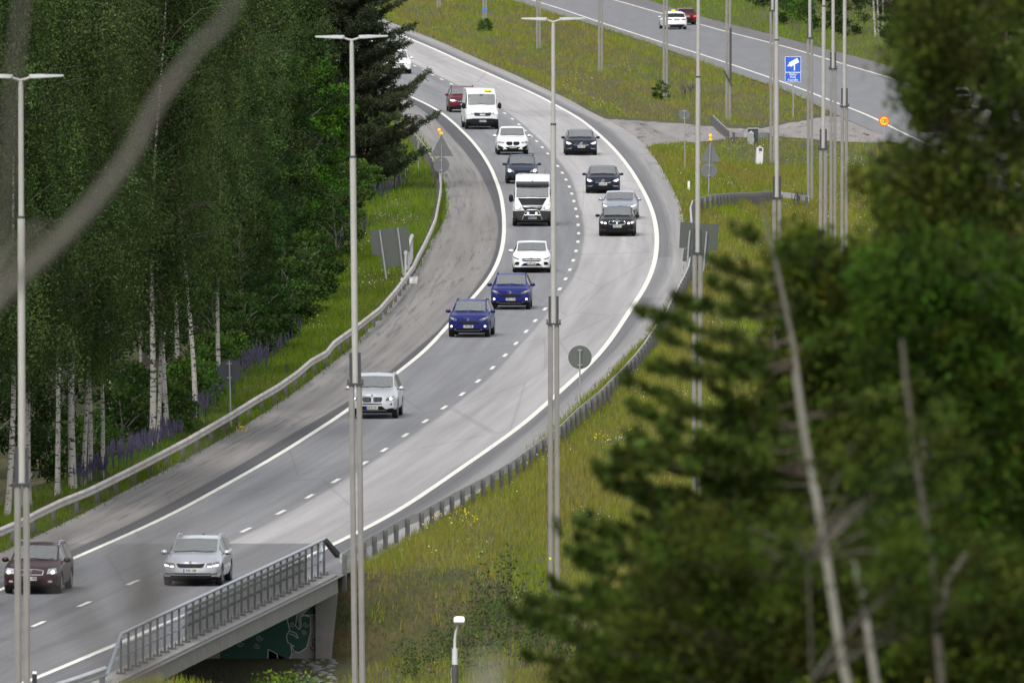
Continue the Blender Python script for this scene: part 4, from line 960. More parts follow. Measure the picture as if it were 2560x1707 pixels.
c.plate('INV-180', .49); c.patch('air_intake', [(-.62, .415), (.62, .415), (.70, .375), (-.70, .375)], M_BLKP); c.patch('air_intake', [(-.66, .345), (.66, .345), (.60, .28), (-.60, .28)], M_BLKP); c.pair('fog_light', [(.64, .40), (.82, .43), (.82, .36), (.66, .35)], M_LENSD)
c.patch('bumper_trim', [(-.7, .35), (.7, .35), (.7, .362), (-.7, .362)], M_CHROME, .012); shark(c, 3.9, M_BLKP); c.place(484, 1462)

# 2 maroon estate
MAR = paint('maroon', (.028, .006, .007), .3, .35)
c = Car('estate_car', 'dark maroon estate car with silver roof rails behind the leftmost lamp post', 'car', MAR, L=4.7, W=1.76, Hh=1.50, xf=.93, wb=2.70, R=.32, grille=.72, hood=(.32, .84), cowl=(1.22, 1.00), wtop=(2.02, 1.41), peak=(2.8, 1.48), rtop=(4.2, 1.40), rbot=(4.55, 1.03), tail=(4.62, .95), rails=(mat('rail_silver', (.6, .6, .62), .3, .7), .075), group=GRP)
c.pair('headlight', [(.50, .635), (.53, .78), (.76, .80), (.80, .66), (.72, .63)], M_LENS, inner=[('lamp_on', ell(.68, .68, .055, .05), M_LIGHTON)])
g = c.patch('grille', [(-.40, .72), (-.12, .755), (.12, .755), (.40, .72), (.37, .61), (-.37, .61)], mat('maroon_dark', (.02, .007, .008), .4)); 
c.patch('grille_frame', [(-.40, .722), (-.12, .757), (.12, .757), (.40, .722), (.40, .745), (.12, .78), (-.12, .78), (-.40, .745)], M_CHROME, .012); c.patch('grille_frame', [(-.38, .60), (.38, .60), (.38, .615), (-.38, .615)], M_CHROME, .012); c.pair('grille_frame', [(.365, .60), (.385, .60), (.415, .735), (.392, .735)], M_CHROME, .013)
for z in (.645, .685): c.patch('grille_bar', [(-.37, z), (.37, z), (.37, z + .012), (-.37, z + .012)], MAR, .016, par=g)
ringbadge(c, 0, .70, .055, M_CHROME, 'ovals', rr=.008); c.plate('HGG-958', .49, eu=False, wid=.40); c.patch('air_intake', [(-.36, .40), (.36, .40), (.32, .29), (-.32, .29)], M_BLKP); c.pair('fog_light', ell(.60, .40, .07, .035), M_LENS); c.place(84, 1482)

# 3 silver four-wheel drive car
SIL2 = paint('pale_silver', (.56, .57, .60), .5, .3)
c = Car('sport_utility_car', 'silver four-wheel drive car partly hidden by the second lamp post', 'car', SIL2, L=4.65, W=1.88, Hh=1.67, zb=.27, xf=.86, wb=2.81, R=.365, grille=.90, hood=(.22, .99), cowl=(1.15, 1.13), wtop=(1.85, 1.57), peak=(2.5, 1.66), rtop=(4.15, 1.56), rbot=(4.5, 1.15), tail=(4.58, 1.08), belt=((0, .86), (1.1, 1.03), (3.9, 1.13), (4.65, 1.05)), sw=(1.42, 4.15), rails=(SIL2, .05), lean=.06, group=GRP)
c.pair('headlight', [(.50, .68), (.55, .80), (.84, .86), (.86, .74), (.74, .705)], M_LENSD, inner=[('lamp_on', ell(.70, .77, .055, .05), M_LIGHTON), ('headlamp_divider', [(.76, .72), (.85, .75), (.84, .84), (.78, .83)], M_LENS)])
for s in (1, -1):
    k = c.patch('grille', [(s * a, b) for a, b in ((.05, .64), (.04, .80), (.09, .835), (.34, .835), (.385, .79), (.36, .68), (.31, .64))], M_BLKP); slats(c, None, [s * x for x in np.linspace(.09, .34, 6)], .655, .825, M_CHROME, w=.006, par=k)
ringbadge(c, 0, .90, .032, M_CHROME, 'fill', rr=.008); c.plate('HUZ-761', .42); c.patch('air_intake', [(-.38, .59), (.38, .59), (.35, .55), (-.35, .55)], M_BLKP); c.patch('air_intake', [(-.38, .49), (.38, .49), (.52, .36), (.50, .30), (-.50, .30), (-.52, .36)], M_BLKP)
c.pair('fog_light', ell(.72, .56, .045, .045), M_LENSD); c.pair('side_intake', [(.60, .40), (.82, .42), (.80, .365), (.62, .35)], M_BLKP); c.patch('bumper_trim', [(-.52, .315), (.52, .315), (.52, .33), (-.52, .33)], M_CHROME, .014); shark(c, 3.9, SIL2); c.place(934, 1045)

# 4, 5 the two blue cars
BLUE = paint('blue', (.006, .010, .115), .45, .3)
def blue_car(label, pl, x, y, yaw=None):
    c = Car('compact_suv', label, 'car', BLUE, L=4.18, W=1.765, Hh=1.59, zb=.24, xf=.86, wb=2.56, R=.34, grille=.84, hood=(.25, .95), cowl=(.98, 1.07), wtop=(1.75, 1.49), peak=(2.3, 1.57), rtop=(3.75, 1.47), rbot=(4.05, 1.13), tail=(4.1, 1.05), belt=((0, .82), (.95, .98), (3.5, 1.10), (4.18, 1.03)), sw=(1.3, 3.7), bp=(2.45,), rails=(M_BLKP, .045), lean=.09, bottomblack=0.0, group='pair of matching blue cars', wcowl=.82, wroof=.68)
    c.pair('headlight', [(.44, .74), (.58, .70), (.70, .72), (.83, .84), (.80, .875), (.60, .835)], M_LENSD, inner=[('headlamp_trim', [(.58, .79), (.78, .86), (.80, .83), (.66, .77)], M_LENS)])
    c.patch('grille', [(-.50, .60), (-.40, .655), (-.28, .70), (.28, .70), (.40, .655), (.50, .60), (.46, .57), (-.46, .57)], M_BLKP); c.patch('grille_bar', [(-.46, .545), (.46, .545), (.46, .56), (-.46, .56)], BLUE, .014)
    ringbadge(c, 0, .765, .05, M_CHROME, 'ovals', rr=.009); c.plate(pl, .47); c.patch('air_intake', [(-.62, .385), (.62, .385), (.52, .30), (-.52, .30)], M_BLKP); c.patch('lower_bar', [(-.50, .28), (.50, .28), (.50, .295), (-.50, .295)], mat('dull_metal', (.2, .2, .2), .4, .5), .014)
    c.pair('fog_light', [(.66, .40), (.74, .46), (.76, .60), (.72, .60), (.66, .50)], M_BLKP, inner=[('lamp_on', ell(.715, .475, .045, .045, 12), M_LIGHTON)]); c.pair('parking_sensor', ell(.56, .34, .02, .02, 8), M_CHROME)
    return c.place(x, y, yaw)
blue_car('front one of two matching blue cars, plate ZPK-385, on the left edge line', 'ZPK-385', 1174, 842, -.075)
blue_car('rear one of two matching blue cars, plate ZPO-724', 'ZPO-724', 1277, 773, -.03)

# 6 white hatchback
WHITE = paint('white', (.70, .71, .71), .0, .3)
c = Car('hatchback', 'white low hatchback with a wide black grille just above the two blue cars', 'car', WHITE, L=4.42, W=1.80, Hh=1.44, zb=.15, xf=.86, wb=2.73, R=.33, grille=.70, hood=(.28, .82), cowl=(1.15, .98), wtop=(2.0, 1.37), peak=(2.6, 1.43), rtop=(3.7, 1.33), rbot=(4.2, .98), tail=(4.3, .93), sw=(1.5, 3.8), group=GRP, lean=.13)
c.pair('headlight', [(.56, .635), (.60, .67), (.80, .735), (.835, .775), (.86, .74), (.80, .67), (.64, .625)], M_LENSD)
c.patch('grille', [(-.47, .60), (-.42, .67), (-.30, .70), (.30, .70), (.42, .67), (.47, .60), (.36, .535), (-.36, .535)], mat('grille_dark', (.02, .022, .03), .4)); c.patch('grille_bar', [(-.46, .60), (.46, .60), (.46, .622), (-.46, .622)], M_CHROME, .016); ringbadge(c, 0, .615, .09, M_CHROME, 'star', rr=.010)
c.plate('CSC-185', .445); c.patch('air_intake', [(-.34, .46), (.34, .46), (.50, .33), (-.50, .33)], M_BLKP, .007); c.pair('side_intake', [(.56, .50), (.66, .52), (.76, .50), (.82, .36), (.60, .37)], M_BLKP); c.patch('bumper_trim', [(-.5, .30), (.5, .30), (.5, .315), (-.5, .315)], M_CHROME, .014); c.patch('front_splitter', [(-.84, .17), (.84, .17), (.84, .27), (-.84, .27)], M_BLKP, .012); c.place(1329, 681, -.01)

# 7 black and white van
WH2 = paint('white_van', (.62, .63, .63), .0, .35)
def van(label, px_, py_, yaw=None, black=False):
    c = Car('van', label, 'van', WH2, L=5.6, W=2.02, Hh=2.45 if not black else 2.58, zb=.24, xf=1.0, wb=3.4, R=.35, grille=1.02, hood=(.18, 1.12), cowl=(.78, 1.42), wtop=(1.42, 2.10 if not black else 2.05), peak=(2.3 if not black else 2.6, 2.42 if not black else 2.56), rtop=(5.3, 2.40 if not black else 2.52), rbot=(5.5, 1.5), tail=(5.55, 1.3), belt=((0, .95), (.7, 1.20), (5.6, 1.25)), wcowl=.86, wroof=.80, sw=(1.05, 1.95), bp=(), sweep=.18, lean=.02, van=True, group=GRP,
            mirror=(M_BLKP, 1.05, 1.40, .12, .19), bottomblack=.3)
    if not black:
        c.pair('headlight', [(.55, .90), (.56, .97), (.72, 1.04), (.90, 1.08), (.93, .96), (.82, .90)], M_LENS, inner=[('lamp_on', [(.74, .93), (.9, .96), (.89, 1.04), (.76, 1.01)], M_LIGHTON)])
        g = c.patch('grille', [(-.53, 1.02), (-.1, .985), (.1, .985), (.53, 1.02), (.50, .86), (.42, .80), (-.42, .80), (-.50, .86)], mat('grille_dark', (.02, .022, .03), .4))
        yy = c.hit(0, .88) - .02; text('lettering', 'MAN', .115, mat('badge_white', (.8, .8, .8), .3), g, (0, yy, .88), bold=.006, sx=1.25); ringbadge(c, 0, 1.00, .07, M_CHROME, 'slash', rr=.008)
        c.patch('bumper', [(-.97, .28), (.97, .28), (.98, .60), (.55, .66), (-.55, .66), (-.98, .60)], M_BLKP, .03, cuts=8); c.plate('NGO-817', .50)
        mb = MB(); p = c.on(.42, 1.75); mb.box(.22, p.y - .1, p.z + .03, .62, p.y + .12, p.z + .15); mb.build('taxi_sign', M_TAXI, c.t, bevel=.02)
        mb = MB(); mb.box(.28, p.y - .05, p.z - .02, .34, p.y + .05, p.z + .04); mb.box(.50, p.y - .05, p.z - .02, .56, p.y + .05, p.z + .04); mb.build('sign_foot', M_BLKP, c.t)
        mb = MB(); q = c.on(0, 1.65); mb.tube([q, q + Vector((0, .03, .22))], .006, 5); mb.sphere(tuple(q), .02, 8); mb.build('antenna', M_BLKP, c.t)
        for s in (-1, 1): 
            mb = MB(); mb.tube([c.on(s * .62, .62, .004), c.on(s * .54, .40, .004), c.on(s * .50, .22, .004)], .006, 4); mb.build('bonnet_seam', M_BLKP, c.t)
    else:
        c.pair('headlight', [(.60, .86), (.58, .92), (.66, 1.06), (.90, 1.14), (.95, 1.0), (.92, .88), (.78, .84)], M_LENS, inner=[('lamp_on', [(.66, .90), (.84, .90), (.86, 1.02), (.70, 1.04)], M_LIGHTON)])
        BK = paint('satin_black', (.014, .013, .014), .1, .5)
        v = []; f = []; n = 7; m = 9
        for i in range(n):
            tt = .10 + i * (.76 - .10) / (n - 1)
            for j in range(m): xx = (.53 + .20 * i / (n - 1)) * (-1 + 2 * j / (m - 1)); v.append(c.on(xx, tt + .06 * (abs(xx) / .7) ** 2, .008))
        for i in range(n - 1):
            for j in range(m - 1): a = i * m + j; f.append((a, a + 1, a + m + 1, a + m))
        mb = MB(); mb.add(v, f); bo = mb.build('bonnet', BK, c.t, smooth=True)
        for s in (-1, 1): mb = MB(); q = c.on(s * .55, .70, .012); mb.box(q.x - .16, q.y - .04, q.z - .01, q.x + .16, q.y + .04, q.z + .012); mb.build('bonnet_vent', M_BLKP, bo)
        g = c.patch('grille', [(-.52, 1.04), (.52, 1.04), (.42, .84), (.30, .80), (-.30, .80), (-.42, .84)], M_BLKP)
        for z, h in ((.985, .49), (.905, .42)): c.pair('grille_bar', [(.12, z), (h, z + .02), (h, z + .05), (.12, z + .035)], M_CHROME, .016)
        ringbadge(c, 0, .98, .09, M_CHROME, 'star', rr=.010)
        c.patch('bumper', [(-.97, .28), (.97, .28), (.98, .76), (.62, .80), (-.62, .80), (-.98, .76)], mat('bumper_grey', (.016, .016, .018), .6), .03, cuts=8); c.plate('SNZ-874', .44)
        y = c.hit(0, .6) - .16; mb = MB(); mb.tube([(-.50, y + .12, .36), (-.36, y, .72), (-.28, y - .01, .82), (-.20, y - .01, .84), (.20, y - .01, .84), (.28, y - .01, .82), (.36, y, .72), (.50, y + .12, .36)], .03, 8); mb.tube([(-.40, y, .58), (.40, y, .58)], .024, 8); mb.build('bull_bar', M_CHROME, c.t, sharp=40)
        for s in (-1, 1): mb = MB(); mb.prism(disc_at(s * .21, .68, .065), y - .05, y); mb.build('spot_lamp', mat('spot_lens', (.75, .76, .68), .2, emit=(1, 1, .85), es=.25), c.t, sharp=40)
        # black sun visor over the windscreen, roof ribs
        mb = MB(); P = []
        zz = c.zt(1.42)
        v = []; f = []
        for j in range(9):
            xx = -.83 + 1.66 * j / 8; b = .10 * (abs(xx) / .83) ** 2
            v += [(xx, 1.40 - 1.0 - .16 + b, zz - .06), (xx, 1.40 - 1.0 - .17 + b, zz + .05), (xx, 1.40 - 1.0 + .12 + b, zz + .17), (xx, 1.40 - 1.0 + .10 + b, zz - .02)]
        for j in range(8):
            for k in range(4): f.append((j * 4 + k, j * 4 + (k + 1) % 4, (j + 1) * 4 + (k + 1) % 4, (j + 1) * 4 + k))
        f += [(0, 1, 2, 3), tuple(range(32, 36))]; mb.add(v, f); mb.build('sun_visor', mat('visor_black', (.02, .02, .024), .25, coat=.5), c.t, sharp=40)
        for s in (-.62, .62):
            mb = MB(); q = c.on(s, 2.6); mb.tube([q, q + Vector((0, 0, .20))], .008, 5); mb.build('antenna', M_BLKP, c.t)
        mb = MB(); q = c.on(0, 1.75); mb.sphere((q.x, q.y, q.z + .03), .03, 8, 0, (1, 1, 1.8)); mb.build('roof_aerial', M_BLKP, c.t)
        for s in np.linspace(-.6, .6, 6): mb = MB(); mb.tube([c.on(s, 2.7, .0), c.on(s, 5.2, .0)], .02, 6); mb.build('roof_rib', WH2, c.t)
    return c.place(px_, py_, yaw)
van('van with a black bonnet, bull bar and black visor in the inner lane', 1331, 565, -.01, True)
van('white van with a yellow taxi sign on its roof', 1204, 323, .06, False)

# 8 blue-grey hatchback behind the black and white van
BG = paint('blue_grey', (.020, .030, .055), .45, .35)
c = Car('hatchback', 'blue-grey car with one round headlamp showing, tucked behind the black and white van', 'car', BG, L=4.2, W=1.76, Hh=1.56, zb=.22, xf=.86, wb=2.58, R=.32, grille=.76, hood=(.28, .88), cowl=(1.05, 1.03), wtop=(1.75, 1.45), peak=(2.4, 1.54), rtop=(3.7, 1.45), rbot=(4.05, 1.10), tail=(4.1, 1.0), belt=((0, .74), (1.05, .95), (3.5, 1.05), (4.2, 1.0)), sw=(1.35, 3.7), bp=(2.5,), rails=(M_BLKP, .05), group=GRP)
c.pair('headlight', [(.42, .66), (.48, .72), (.70, .84), (.80, .82), (.84, .70), (.70, .635)], M_LENS, inner=[('lamp_on', ell(.68, .70, .075, .07), M_LIGHTON), ('indicator', [(.47, .675), (.58, .66), (.56, .73), (.49, .71)], M_AMBL)])
c.patch('grille', [(-.40, .72), (.40, .72), (.36, .62), (-.36, .62)], M_BLKP); c.patch('air_intake', [(-.48, .46), (.48, .46), (.44, .32), (-.44, .32)], M_BLKP); c.pair('side_intake', [(.56, .42), (.74, .44), (.72, .34), (.58, .33)], M_BLKP); c.plate('FLT-402', .53); c.place(1305, 459, .015)

# 9 white compact suv
c = Car('compact_suv', 'white compact car with two large dark grille openings behind the blue-grey car', 'car', WHITE, L=4.44, W=1.82, Hh=1.60, zb=.22, xf=.86, wb=2.67, R=.345, grille=.84, hood=(.24, .95), cowl=(1.10, 1.07), wtop=(1.85, 1.50), peak=(2.5, 1.585), rtop=(3.9, 1.49), rbot=(4.25, 1.12), tail=(4.35, 1.04), belt=((0, .80), (1.1, .98), (3.8, 1.08), (4.44, 1.02)), sw=(1.4, 3.9), bp=(2.6,), rails=(M_BLKP, .03), group=GRP, lean=.08)
c.pair('headlight', [(.46, .66), (.49, .73), (.84, .79), (.88, .68), (.70, .65)], M_LENS, inner=[('headlamp_detail', [(.52, .69), (.62, .71), (.64, .745), (.50, .725)], M_BLKP), ('headlamp_detail', [(.70, .71), (.80, .73), (.78, .77), (.70, .755)], M_BLKP)])
for s in (1, -1): c.patch('grille', [(s * a, b) for a, b in ((.03, .60), (.02, .72), (.07, .765), (.32, .765), (.40, .69), (.34, .59), (.28, .555), (.08, .555))], M_BLKP)
c.plate('ZPU-740', .45); c.patch('air_intake', [(-.44, .46), (.44, .46), (.30, .32), (-.30, .32)], M_BLKP, .006); c.pair('side_intake', [(.52, .42), (.80, .56), (.85, .56), (.84, .36), (.62, .31), (.55, .33)], M_BLKP); c.pair('corner_trim', [(.46, .24), (.56, .38), (.60, .36), (.54, .25)], M_CHROME, .014); c.patch('lower_bar', [(-.5, .21), (.5, .21), (.5, .25), (-.5, .25)], M_BLKP, .012); c.place(1281, 387, .03)

# 10 dark red car behind the white van
RED = paint('wine_red', (.085, .004, .011), .4, .3)
c = Car('compact_suv', 'wine red car with bright headlight half hidden behind the white taxi van', 'car', RED, L=4.45, W=1.83, Hh=1.62, zb=.24, xf=.88, wb=2.66, R=.345, grille=.84, hood=(.26, .95), cowl=(1.10, 1.08), wtop=(1.82, 1.51), peak=(2.5, 1.60), rtop=(3.9, 1.5), rbot=(4.25, 1.13), tail=(4.35, 1.05), belt=((0, .82), (1.1, .99), (3.8, 1.08), (4.45, 1.02)), sw=(1.4, 3.9), bp=(2.6,), rails=(M_BLKP, .05), group=GRP)
c.pair('headlight', [(.40, .72), (.46, .76), (.80, .82), (.86, .72), (.72, .66), (.55, .69)], M_LENS, inner=[('lamp_on', [(.56, .71), (.80, .71), (.82, .79), (.58, .77)], M_LIGHTON)])
c.patch('grille', [(-.42, .755), (.42, .755), (.34, .62), (-.34, .62)], M_BLKP); c.patch('grille_bar', [(-.36, .68), (.36, .68), (.36, .70), (-.36, .70)], M_CHROME, .014); ringbadge(c, 0, .70, .055, M_CHROME, 'fill'); c.plate('RPX-391', .50); c.patch('air_intake', [(-.56, .42), (.56, .42), (.62, .30), (-.62, .30)], M_BLKP); c.patch('bumper_trim', [(-.5, .27), (.5, .27), (.5, .285), (-.5, .285)], M_CHROME, .014); c.place(1158, 281, .05)

# 11 white estate behind the pine
c = Car('estate_car', 'white car mostly hidden behind the pine branches at the top of the bend', 'car', WHITE, L=4.5, W=1.83, Hh=1.62, zb=.22, xf=.88, wb=2.7, R=.34, grille=.80, hood=(.28, .90), cowl=(1.12, 1.05), wtop=(1.88, 1.50), peak=(2.5, 1.60), rtop=(3.95, 1.5), rbot=(4.3, 1.1), tail=(4.4, 1.02), belt=((0, .78), (1.1, .97), (3.8, 1.06), (4.5, 1.0)), sw=(1.4, 3.9), group=GRP)
c.pair('headlight', [(.46, .66), (.52, .75), (.84, .80), (.86, .70), (.70, .64)], M_LENS, inner=[('lamp_on', [(.6, .68), (.8, .70), (.8, .76), (.62, .74)], M_LIGHTON)]); c.patch('grille', [(-.40, .72), (.40, .72), (.34, .56), (-.34, .56)], M_BLKP); c.patch('grille_bar', [(-.38, .63), (.38, .63), (.38, .65), (-.38, .65)], M_CHROME, .014); c.patch('air_intake', [(-.6, .42), (.6, .42), (.56, .30), (-.56, .30)], M_BLKP); c.plate('GKT-215', .48); c.place(994, 185, .08)

# 12, 13 dark blue estates
NAVY = paint('navy', (.004, .007, .020), .35, .3)
def navy(label, pl, x, y, yaw):
    c = Car('estate_car', label, 'car', NAVY, L=4.76, W=1.85, Hh=1.45, zb=.18, xf=.88, wb=2.87, R=.34, grille=.76, hood=(.26, .87), cowl=(1.22, 1.00), wtop=(2.02, 1.38), peak=(2.8, 1.44), rtop=(4.2, 1.36), rbot=(4.6, 1.0), tail=(4.66, .95), rails=(mat('rail_silver', (.6, .6, .62), .3, .7), .04), group='pair of dark blue estate cars in the outer lane', sw=(1.55, 4.1), bp=(2.8,))
    c.pair('headlight', [(.50, .665), (.66, .74), (.84, .78), (.86, .70), (.74, .62), (.62, .635)], M_LENS, inner=[('lamp_on', [(.60, .66), (.74, .64), (.84, .71), (.82, .765), (.66, .73)], M_LIGHTON)])
    g = c.patch('grille', [(-.44, .745), (.44, .745), (.42, .62), (.34, .58), (-.34, .58), (-.42, .62)], M_BLKP); slats(c, None, np.linspace(-.38, .38, 15), .595, .735, mat('bar_grey', (.25, .25, .26), .3, .7), par=g, w=.005)
    for q in ([(-.36, .565), (.36, .565), (.44, .61), (.43, .63), (.34, .585), (-.34, .585), (-.43, .63), (-.44, .61)],): c.patch('grille_frame', q, M_CHROME, .014)
    ringbadge(c, 0, .675, .07, M_CHROME, 'slash', rr=.012); c.plate(pl, .49); c.patch('air_intake', [(-.40, .42), (.40, .42), (.56, .27), (-.56, .27)], M_BLKP); c.pair('corner_trim', [(.50, .47), (.62, .41), (.84, .42), (.80, .38), (.60, .37)], M_CHROME, .012)
    return c.place(x, y, yaw)
navy('farther dark blue estate car with lit headlights in the outer lane', 'URC-165', 1452, 388, .02)
navy('nearer dark blue estate car just behind the silver coupe', 'LSA-798', 1507, 483, -.005)
# 14 silver coupe
c = Car('coupe', 'light silver coupe squeezed between the dark blue estate and the black saloon', 'car', paint('ice_silver', (.34, .37, .42), .5, .28), L=4.6, W=1.83, Hh=1.42, zb=.17, xf=.88, wb=2.8, R=.34, grille=.73, hood=(.28, .83), cowl=(1.25, .97), wtop=(2.05, 1.35), peak=(2.6, 1.41), rtop=(3.3, 1.33), rbot=(4.1, 1.0), tail=(4.4, .98), sw=(1.6, 3.6), group=GRP, mirror=None)
c.pair('headlight', [(.48, .68), (.62, .70), (.84, .79), (.86, .71), (.72, .63), (.56, .63)], M_LENS, inner=[('lamp_on', [(.60, .65), (.70, .65), (.82, .72), (.80, .75), (.64, .69)], M_LIGHTON)]); c.patch('grille', [(-.40, .73), (.40, .73), (.36, .50), (-.36, .50)], M_BLKP); c.patch('air_intake', [(-.34, .42), (.34, .42), (.44, .26), (-.44, .26)], M_BLKP); c.pair('side_intake', [(.54, .46), (.80, .50), (.80, .34), (.60, .32)], M_BLKP); c.plate('KPL-530', .46); c.place(1549, 548, -.03)
# 15 black saloon
BLACK = paint('black', (.004, .004, .005), .1, .25)
c = Car('saloon_car', 'black saloon with twin round headlights in the outer lane', 'car', BLACK, L=4.71, W=1.83, Hh=1.44, zb=.16, xf=.87, wb=2.85, R=.335, grille=.77, hood=(.26, .85), cowl=(1.22, .99), wtop=(2.02, 1.37), peak=(2.6, 1.43), rtop=(3.5, 1.36), rbot=(4.15, 1.06), tail=(4.5, 1.03), sw=(1.55, 3.75), bp=(2.75,), group=GRP)
c.pair('headlight', [(.47, .62), (.52, .72), (.84, .78), (.87, .68), (.72, .61)], M_LENSD, inner=[('lamp_on', ell(.585, .655, .055, .05, 12), M_LIGHTON), ('lamp_on', ell(.75, .69, .055, .05, 12), M_LIGHTON)])
for s in (1, -1): 
    c.patch('grille_frame', [(s * a, b) for a, b in ((.0, .60), (.0, .72), (.06, .765), (.36, .765), (.45, .71), (.42, .64), (.36, .59), (.10, .575))], M_CHROME, .009); c.patch('grille', [(s * a, b) for a, b in ((.03, .61), (.03, .71), (.08, .745), (.34, .745), (.42, .70), (.39, .645), (.34, .61), (.10, .597))], M_BLKP, .016)
ringbadge(c, 0, .815, .032, M_CHROME, 'fill', rr=.007); c.plate('RRL-571', .50); c.patch('air_intake', [(-.40, .42), (.40, .42), (.50, .26), (-.50, .26)], M_BLKP); c.pair('side_intake', [(.56, .36), (.78, .38), (.78, .30), (.58, .28)], mat('bumper_grey', (.016, .016, .018), .6)); c.place(1543, 590, -.02)

# ---- vehicles going away on the far carriageway
c = Car('estate_car', 'white estate taxi seen from behind with a small yellow roof sign', 'car', WHITE, L=4.8, W=1.86, Hh=1.5, zb=.20, xf=.9, wb=2.9, R=.34, grille=.78, hood=(.28, .88), cowl=(1.2, 1.02), wtop=(2.0, 1.42), peak=(2.7, 1.49), rtop=(4.25, 1.40), rbot=(4.66, 1.02), tail=(4.72, .98), sw=(1.5, 4.15), group='vehicles going away on the far carriageway')
def rear(c, on=False, pl='', col=M_RED, ptz=.80, taxi=False):
    c.pair('tail_light', [(.40, .80), (.44, .885), (.86, .92), (.88, .84), (.70, .80)], M_REDON if on else col, back=True); c.plate(pl, ptz, back=True); c.patch('rear_diffuser', [(-.84, .24), (.84, .24), (.84, .38), (.6, .42), (-.6, .42), (-.84, .38)], M_BLKP, back=True); c.patch('bumper_trim', [(-.7, .43), (.7, .43), (.7, .45), (-.7, .45)], M_CHROME, .012, back=True)
rear(c, pl='JZN-904', col=mat('tail_dark', (.20, .02, .05), .25), ptz=.84)
mb = MB(); p = c.on(0, 2.6); mb.box(-.16, p.y - .06, p.z + .01, .16, p.y + .06, p.z + .13); mb.build('taxi_sign', M_TAXI, c.t, bevel=.02)
def away(c, px, py, yaw):
    p = on_road(px, py, 0, zRf); fwd = Vector((-math.sin(yaw), math.cos(yaw), 0)); yy = c.wb
    o = p + fwd * yy; c.t.location = (o.x, o.y, p.z + .004); c.t.rotation_euler = (0, 0, yaw + PI)
away(c, 1688, 74, .13)
REDC = paint('old_red', (.12, .006, .008), .1, .4)
c = Car('hatchback', 'old red hatchback seen from behind with its right tail light lit', 'car', REDC, L=4.2, W=1.69, Hh=1.41, zb=.2, xf=.85, wb=2.5, R=.30, grille=.72, hood=(.28, .82), cowl=(1.15, .95), wtop=(1.8, 1.35), peak=(2.3, 1.40), rtop=(3.5, 1.36), rbot=(4.02, .98), tail=(4.1, .93), sw=(1.4, 3.4), group='vehicles going away on the far carriageway', bp=(2.3,))
c.patch('tail_panel', [(-.78, .78), (.78, .78), (.78, .90), (-.78, .90)], mat('tail_panel_dark', (.09, .01, .012), .4), back=True)
c.patch('tail_light', [(-.80, .66), (-.58, .66), (-.58, .80), (-.80, .80)], M_REDON, .014, back=True); c.patch('tail_light', [(.80, .66), (.58, .66), (.58, .80), (.80, .80)], M_RED, .014, back=True); c.plate('BIY-637', .73, back=True); c.patch('rear_bumper', [(-.82, .25), (.82, .25), (.82, .56), (-.82, .56)], M_BLKP, back=True); away(c, 1715, 62.5, .07)
c = Car('saloon_car', 'white car glimpsed through the right-hand foliage on the far carriageway', 'car', WHITE, xf=.9, group='vehicles going away on the far carriageway'); rear(c, pl='OXE-118'); away(c, 2395, 272, .07)
c = Car('estate_car', 'dark grey car glimpsed low through the right-hand foliage', 'car', paint('graphite', (.04, .042, .046), .3, .3), xf=.9, rails=(M_CHROME, .06), group='vehicles going away on the far carriageway'); rear(c, pl='YTR-446'); away(c, 2335, 330, .07)
# ------------------------------------------------------------------ vegetation
M_LEAF = leafmat('leaves', trans=.30); M_GRASS = leafmat('grass_blades', trans=.25); M_NEEDLE = leafmat('needles', trans=.12); M_LEAFN = leafmat('near_leaves', trans=.35)
def unit(v): return v / np.maximum(1e-9, np.linalg.norm(v, axis=1, keepdims=True))
def quads(C, a, b, cols, asp=.6, rng=RNG, up=0.0, droop=0.0):
    """leaf shaped quads centred on C with length a, width a*asp"""
    n = len(C); d = unit(rng.normal(size=(n, 3)) + np.array([0, 0, -droop])); e = unit(np.cross(d, rng.normal(size=(n, 3)) + np.array([0, 0, up]) * 0)); 
    L_ = (a * rng.uniform(.7, 1.25, n))[:, None]; W_ = L_ * asp
    V = np.stack([C - d * L_ * .5, C + e * W_ * .5, C + d * L_ * .5, C - e * W_ * .5], 1).reshape(-1, 3)
    return V, np.arange(4 * n).reshape(-1, 4), cols
def colvar(base, n, rng=RNG, v=.22, h=.12):
    c = np.array(base)[None] * rng.uniform(1 - v, 1 + v, (n, 1)) * (1 + rng.uniform(-h, h, (n, 3))); return np.clip(c, .002, 1)
def bark_birch():
    N = NT('birch_bark', .8); v = N.coord('Object', (4, 4, 5)); a = N.noise(v, 1, 5, .56, .60, 0, 1, .65); b = N.noise(N.coord('Object', (3, 3, 14)), 1, 3, .58, .62, 0, 1); g = N.noise(N.coord('Object', (2, 2, .5)), 1, 3, .3, .7, .8, 1.1)
    cc = N.n('ShaderNodeCombineColor')
    for i in range(3): N.l(g, cc.inputs[i])
    base = N.mix(1.0, (.38, .365, .33), cc.outputs[0], 'MULTIPLY'); base = N.mix(N.mth('MAXIMUM', a, b), base, (.03, .028, .025)); return N.out(base)
M_BIRCH = bark_birch(); M_BARK = mat('bark_brown', (.055, .042, .032), .9, 0, .3, 5, bump=.5); M_BARKG = mat('bark_grey', (.14, .13, .115), .9, 0, .25, 5, bump=.4)
M_BRD = mat('birch_branch', (.075, .066, .056), .9, 0, .4, 6); M_TWIG = mat('twig', (.10, .075, .06), .9)

